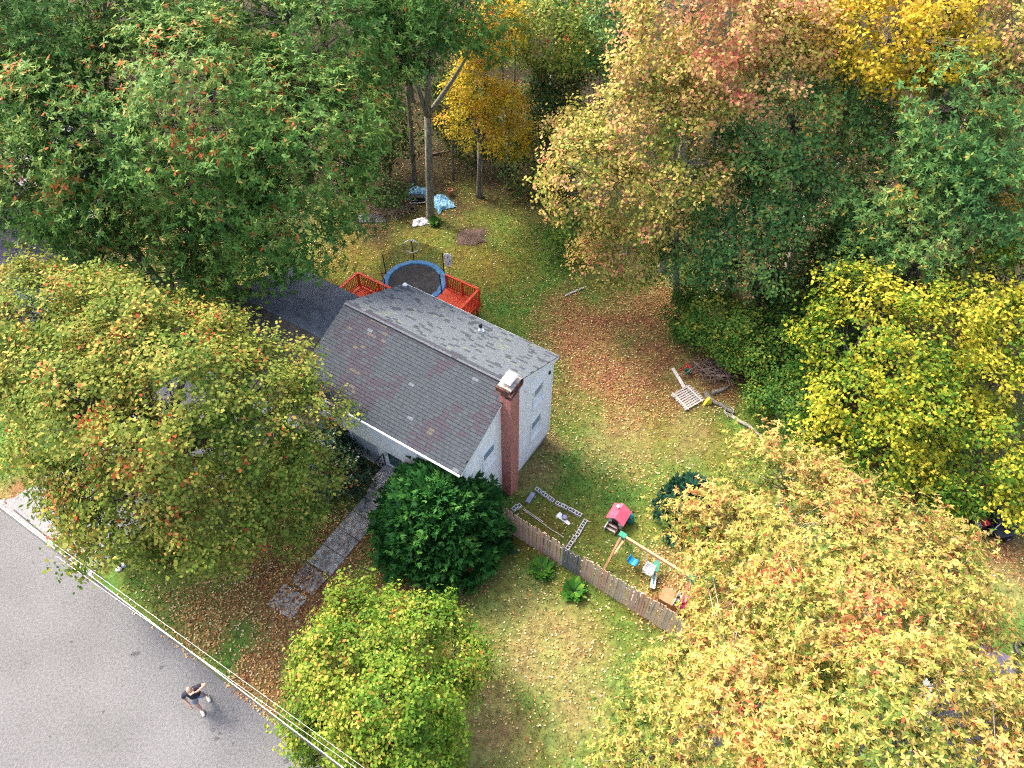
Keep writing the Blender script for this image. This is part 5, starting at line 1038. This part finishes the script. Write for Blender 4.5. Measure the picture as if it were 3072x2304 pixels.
# --- understory in the shaded woods
US = dict(kind='small', leaf=.24, ar=.6, per=8, spacing=.75, trunk_r=.07, twigs=.3, tint0=.5)
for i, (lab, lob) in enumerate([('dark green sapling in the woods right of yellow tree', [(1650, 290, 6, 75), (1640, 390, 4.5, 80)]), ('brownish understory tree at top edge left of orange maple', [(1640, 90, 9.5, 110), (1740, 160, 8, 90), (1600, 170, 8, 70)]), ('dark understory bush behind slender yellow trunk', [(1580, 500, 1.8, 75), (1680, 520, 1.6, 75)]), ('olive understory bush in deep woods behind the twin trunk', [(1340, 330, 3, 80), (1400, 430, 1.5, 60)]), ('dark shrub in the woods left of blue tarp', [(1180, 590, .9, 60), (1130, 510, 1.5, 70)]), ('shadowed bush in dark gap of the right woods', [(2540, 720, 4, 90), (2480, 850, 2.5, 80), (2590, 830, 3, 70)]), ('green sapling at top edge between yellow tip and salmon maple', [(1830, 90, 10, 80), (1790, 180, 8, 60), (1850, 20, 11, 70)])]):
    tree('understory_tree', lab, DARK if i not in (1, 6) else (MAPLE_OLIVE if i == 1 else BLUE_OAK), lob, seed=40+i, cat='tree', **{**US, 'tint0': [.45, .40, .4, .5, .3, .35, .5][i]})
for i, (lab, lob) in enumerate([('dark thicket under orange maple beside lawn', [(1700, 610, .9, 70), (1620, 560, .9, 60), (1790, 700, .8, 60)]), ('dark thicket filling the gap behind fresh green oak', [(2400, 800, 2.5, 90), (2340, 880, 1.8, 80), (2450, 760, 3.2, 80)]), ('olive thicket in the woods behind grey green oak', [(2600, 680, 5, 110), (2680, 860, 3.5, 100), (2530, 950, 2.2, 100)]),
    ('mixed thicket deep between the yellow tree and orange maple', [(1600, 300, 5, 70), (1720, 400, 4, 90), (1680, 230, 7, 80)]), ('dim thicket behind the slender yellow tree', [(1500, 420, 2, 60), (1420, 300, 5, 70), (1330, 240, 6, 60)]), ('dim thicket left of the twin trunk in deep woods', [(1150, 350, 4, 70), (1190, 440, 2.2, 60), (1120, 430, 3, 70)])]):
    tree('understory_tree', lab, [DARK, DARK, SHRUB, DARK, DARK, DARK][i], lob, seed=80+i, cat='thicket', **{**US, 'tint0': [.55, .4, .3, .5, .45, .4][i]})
# bare trunks standing in the gap
def bare(label, pb, pt, ytop, r, bark='bark', seed=0, fork=None):
    b_ = on(*pb); t_ = aty(*pt, b_.y + ytop); q = random.Random(seed); root = empty('bare_trunk', tuple(b_)); tag(root, label, 'tree trunk')
    d = t_-b_; pts = [Vector((0, 0, -.2))] + [d*(i/6) + Vector((q.gauss(0, .05), q.gauss(0, .05), 0)) for i in range(1, 7)]
    MB().tube(pts, [r*1.35] + [r*(1.05-.35*i/6) for i in range(1, 7)], M[bark], 9).build('trunk', root, smooth=True)
    if fork is not None:
        f0 = d*fork; f1 = aty(*pt, b_.y + ytop) - b_; side = Vector((1.0, .3, 0)); MB().tube([f0, f0 + (d*.25) + side*.45, f0 + d*.55 + side*.8], [r*.62, r*.5, r*.3], M[bark], 8).build('limb', root, smooth=True)
bare('thin grey brown trunk left of the mossy twin trunk', (1240, 560), (1222, 210), 0, .15, 'bark', 2)
bare('thin pole trunk between twin trunk and yellow tree', (1360, 540), (1357, 300), 0, .07, 'bark', 3)
bare('grey trunk rising at the top edge behind yellow tree', (1645, 420), (1668, 0), .5, .2, 'bark_pale', 4, .6)
bare('very thin pale stem near top edge of the gap', (1770, 330), (1752, 0), 0, .05, 'bark_pale', 5)
bare('dark trunk in the deep woods beside salmon maple', (1735, 330), (1730, 60), 0, .17, 'bark', 6)
bare('broken pale trunk at edge of leaf patch under orange maple', (2026, 905), (2022, 640), 0, .13, 'bark_pale', 7)
bare('pale grey trunk behind the bleached fallen branch', (2184, 865), (2178, 700), 0, .2, 'bark_pale', 8)
bare('brown trunk in front of the dark gap of right woods', (2280, 950), (2264, 640), 0, .17, 'bark', 9)
bare('slim second stem touching the slender yellow tree', (1446, 590), (1440, 370), 0, .08, 'bark_pale', 10)
# --- background forest that closes the view beyond
fr = random.Random(17); pal = [GREEN_OAK, YELLOW, BLUE_OAK, MAPLE_ORANGE, DARK, GREEN_OAK]; words_ = ['green', 'yellow', 'cool green', 'orange', 'dark', 'deep green']; fi = 0
for yy in (49, 57, 66):
    for xx in np.arange(-38, 47, 8.0):
        x = xx + fr.uniform(-2.5, 2.5); y = yy + fr.uniform(-2.5, 2.5); k = fr.choice([0, 2, 4, 5, 0, 2]) if x < 8 else fr.choice([1, 3, 2, 1, 0, 3]); r = fr.uniform(2.8, 3.8); z = fr.uniform(8.5, 11.5)
        L = [(np.array([x, y, z]), r, r*1.0), (np.array([x+fr.uniform(-2, 2), y-1.2, z-2.6]), r*.85, r*.75), (np.array([x+fr.uniform(-2, 2), y+1, z+1.2]), r*.7, r*.7)]
        tree('forest_tree', words_[k] + ' tree in the ' + {49: 'front', 57: 'middle', 66: 'last'}[yy] + ' row of woods behind ' + ('the great oaks' if x < -24 else 'the upper left oaks' if x < -14 else 'the twin trunk oak' if x < -4 else 'the yellow tree' if x < 4 else 'the orange maple' if x < 13 else 'the salmon maple' if x < 22 else 'the yellow maple' if x < 31 else 'the peach maple'), pal[k], L, kind='small', leaf=.34, ar=.6, per=6, spacing=1.15, trunk_r=.2, tint0=.42, seed=200+fi, group='background woods', twigs=.1); fi += 1
# --- left maple over the driveway
tree('maple_tree', 'big olive yellow maple over the driveway beside the house', MAPLE_OLIVE, [(180, 980, 8, 195), (400, 1000, 9, 175), (600, 1050, 8.5, 165), (770, 1180, 7.5, 145), (330, 1180, 8.5, 230), (470, 1310, 8, 200), (250, 1330, 6.5, 150), (680, 1250, 8, 170), (560, 1230, 8.5, 230), (790, 1300, 7, 190), (200, 1190, 6.5, 140), (420, 1420, 6.5, 230), (640, 1460, 6, 220), (860, 1470, 5, 140), (330, 1530, 4.6, 110), (560, 1600, 4.4, 140), (100, 860, 8.5, 85), (60, 1080, 7.2, 130), (890, 1210, 6.3, 80)], base=on(505, 1455), kind='maple', leaf=.18, ar=.74, per=12, spacing=.62, trunk_r=.36, tint0=.46, tvar=.15, cvar=.15, seed=60, twigs=.25, rough=.2)
# --- lime maple by the road
tree('maple_tree', 'round yellow green maple by the road, in front of conifer', MAPLE_LIME, [(1124, 1890, 4.3, 140), (1284, 1930, 4.2, 130), (1024, 2020, 4, 140), (1194, 2070, 4.6, 170), (1344, 2020, 3.7, 95), (1074, 2190, 3.6, 160), (1234, 2220, 3.6, 130), (1034, 1890, 3.6, 90), (1144, 2320, 2.8, 110), (954, 2240, 2.8, 60)], base=on(1150, 2090), kind='maple', leaf=.155, ar=.74, per=11, spacing=.42, trunk_r=.16, tint0=.40, seed=61, twigs=.3, rough=.24)
# --- golden oaks lower right
GO = dict(kind='oak', leaf=.19, ar=.40, per=13, spacing=.64, trunk_r=.32, bark='bark_pale', twigs=.45, rough=.26)
tree('oak_tree', 'golden oak shading the swing set, with peach upper tips', GOLD_OAK, [(2330, 1440, 7.5, 130), (2480, 1480, 7.5, 120), (2200, 1600, 7, 150), (2400, 1640, 8, 170), (2190, 1720, 6, 100), (2560, 1610, 7.5, 110), (2040, 1570, 5.5, 60), (2250, 1760, 7, 130)], base=on(2330, 1700), tint0=.46, seed=62, **GO)
tree('oak_tree', 'golden oak between the lawn tractor and lavender roof', GOLD_OAK, [(2680, 1640, 8, 130), (2800, 1700, 7.5, 120), (2600, 1790, 9, 170), (2760, 1840, 8.5, 150), (2450, 1880, 9, 150), (2880, 1620, 6.5, 60), (2640, 1960, 9, 140), (2880, 1830, 7, 70)], tint0=.45, seed=63, **GO)
tree('oak_tree', 'golden oak with rusty leaves at the end of the fence', GOLD_OAK, [(2090, 2040, 7, 130), (2220, 1930, 8, 150), (2260, 2090, 8.5, 160), (2020, 2130, 6.8, 120), (2150, 2240, 7.5, 170), (1920, 2280, 6, 130), (2360, 2220, 8.5, 150)], tint0=.44, seed=64, **GO)
tree('oak_tree', 'brightest golden oak in the bottom right corner', GOLD_OAK, [(2560, 2120, 10, 170), (2740, 2060, 10, 150), (2880, 2100, 9.5, 120), (2700, 2260, 10.5, 180), (2930, 2270, 10, 160), (2460, 2290, 9.5, 150), (3060, 2060, 8.5, 80), (3070, 2250, 9, 100)], tint0=.44, seed=65, **GO)
# --- dark conifer at the corner of the house
def conifer(name, label, mat, base, R0, Ht, n, seed, ln=.30, cat='conifer', tint0=.4, sq=1.0):
    global TRI_COUNT
    q = np.random.default_rng(seed); root = empty(name, tuple(base)); tag(root, label, cat)
    nb = int(430*(R0/2.5)**1.6); hb = q.random(nb)**.85; ab = q.uniform(0, 6.28, nb); m = n//nb; n = nb*m
    rb = R0*np.sqrt(np.clip(1-hb**1.5, 0, 1))*q.uniform(.80, 1.10, nb)
    cb = np.stack([rb*np.cos(ab), rb*np.sin(ab)*sq, .25+hb*Ht], 1); ob = nrmz(np.stack([np.cos(ab), np.sin(ab), .35+hb*1.1], 1))
    along = q.uniform(-.75, .18, (nb, m, 1)); c = (cb[:, None] + ob[:, None]*along*R0*.30 + q.normal(size=(nb, m, 3))*np.array([.17, .17, .09])*R0/2.5*(1-.6*np.maximum(along, 0))).reshape(-1, 3)
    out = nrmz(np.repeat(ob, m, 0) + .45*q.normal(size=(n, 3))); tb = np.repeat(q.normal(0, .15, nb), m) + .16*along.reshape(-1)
    # each spray is a fan of narrow leaflets
    k = 7; u = nrmz(np.cross(out, np.array([0, 0, 1.0])) + .25*q.normal(size=out.shape)); N = nrmz(np.cross(u, out)); fan = np.linspace(-1.0, 1.0, k)[None, :, None] + .12*q.normal(size=(n, k, 1))
    D = nrmz(out[:, None]*np.cos(fan) + u[:, None]*np.sin(fan) + .12*q.normal(size=(n, k, 3)) - np.array([0, 0, .12])); P = np.broadcast_to(c[:, None], D.shape).reshape(-1, 3); Nn = np.repeat(N, k, 0); D = D.reshape(-1, 3)
    T = np.repeat(tint0 + q.normal(0, .12, n) + tb, k) + q.normal(0, .08, n*k); L = ln*q.uniform(.6, 1.15, n*k)*np.tile(np.cos(np.linspace(-1.0, 1.0, k)), n)
    V = leaves(P, D, Nn, L, L*.30, T, .03); cr = link('crown', quads_mesh(name+'_crown', V, np.clip(T, 0, 1), mat), root); cr['kind'] = 'stuff'; TRI_COUNT += 2*n*k
    mb = MB(); mb.tube([(0, 0, -.1), (0, 0, Ht*.92)], [.13, .03], M['bark'], 8); pr = random.Random(seed)
    for i in range(26): z = Ht*pr.uniform(.08, .8); a_ = pr.uniform(0, 6.28); rr = R0*math.sqrt(1-(z/Ht)**1.55)*.75; mb.tube([(0, 0, z*.9), (rr*math.cos(a_), rr*math.sin(a_), z+.15)], [.035, .012], M['bark'], 5)
    mb.build('trunk', root); return root
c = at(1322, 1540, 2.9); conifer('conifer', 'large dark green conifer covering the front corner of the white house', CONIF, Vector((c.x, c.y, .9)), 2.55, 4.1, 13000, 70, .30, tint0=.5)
c = on(2050, 1560); conifer('pine_sapling', 'small dark blue green pine beneath tips of golden oak', PINE, Vector((c.x, c.y, ground_z(c.x, c.y))), 1.25, 2.6, 2600, 71, .3, 'pine')
tree('rhododendron', 'dark rhododendron between front steps and left maple', RHODO, [(1020, 1360, 1.9, 60), (1060, 1420, 1.7, 50), (985, 1420, 1.7, 70), (1005, 1310, 2.0, 45), (1075, 1490, 1.2, 35)], kind='oak', leaf=.15, ar=.4, per=8, spacing=.36, trunk_r=.05, tint0=.45, seed=72, cat='shrub')
# two leafy plants by the fence
HOSTA = leaf_mat('broad_green_leaf', [(0, (.022, .085, .014)), (.6, (.055, .17, .022)), (1, (.16, .26, .03))], .4, .25)
def plant(label, c, r, n, seed):
    q = np.random.default_rng(seed); a = q.uniform(0, 6.28, n); e = q.uniform(.05, 1.0, n); D = nrmz(np.stack([np.cos(a), np.sin(a), e], 1)); N = nrmz(np.stack([-np.cos(a)*e, -np.sin(a)*e, np.ones(n)], 1)); P = D*r*q.uniform(.1, .55, n)[:, None] + np.array([0, 0, .05])
    L = r*q.uniform(.45, .75, n); V = leaves(P, D, N, L, L*.55, a, .08); root = empty('leafy_plant', tuple(c)); tag(root, label, 'plant')
    o = link('foliage', quads_mesh('foliage', V, np.clip(q.normal(.5, .22, n), 0, 1), HOSTA), root); o['kind'] = 'stuff'
    mb = MB()
    for i in range(6): mb.tube([(0, 0, -.05), tuple(P[i])], [.012, .006], M['plastic_green'], 4)
    mb.build('stem', root)
plant('broad leaved green plant in front of dark fence section', on(1626, 1712), .55, 130, 1); plant('broad leaved green plant by fence, nearer the golden oak', on(1722, 1776), .55, 130, 2)
plant('short bright green weed clump at foot of mossy twin trunk', on(1303, 672), .45, 60, 3)
print('LEAF TRIS', TRI_COUNT, 'OBJ', len(bpy.data.objects))
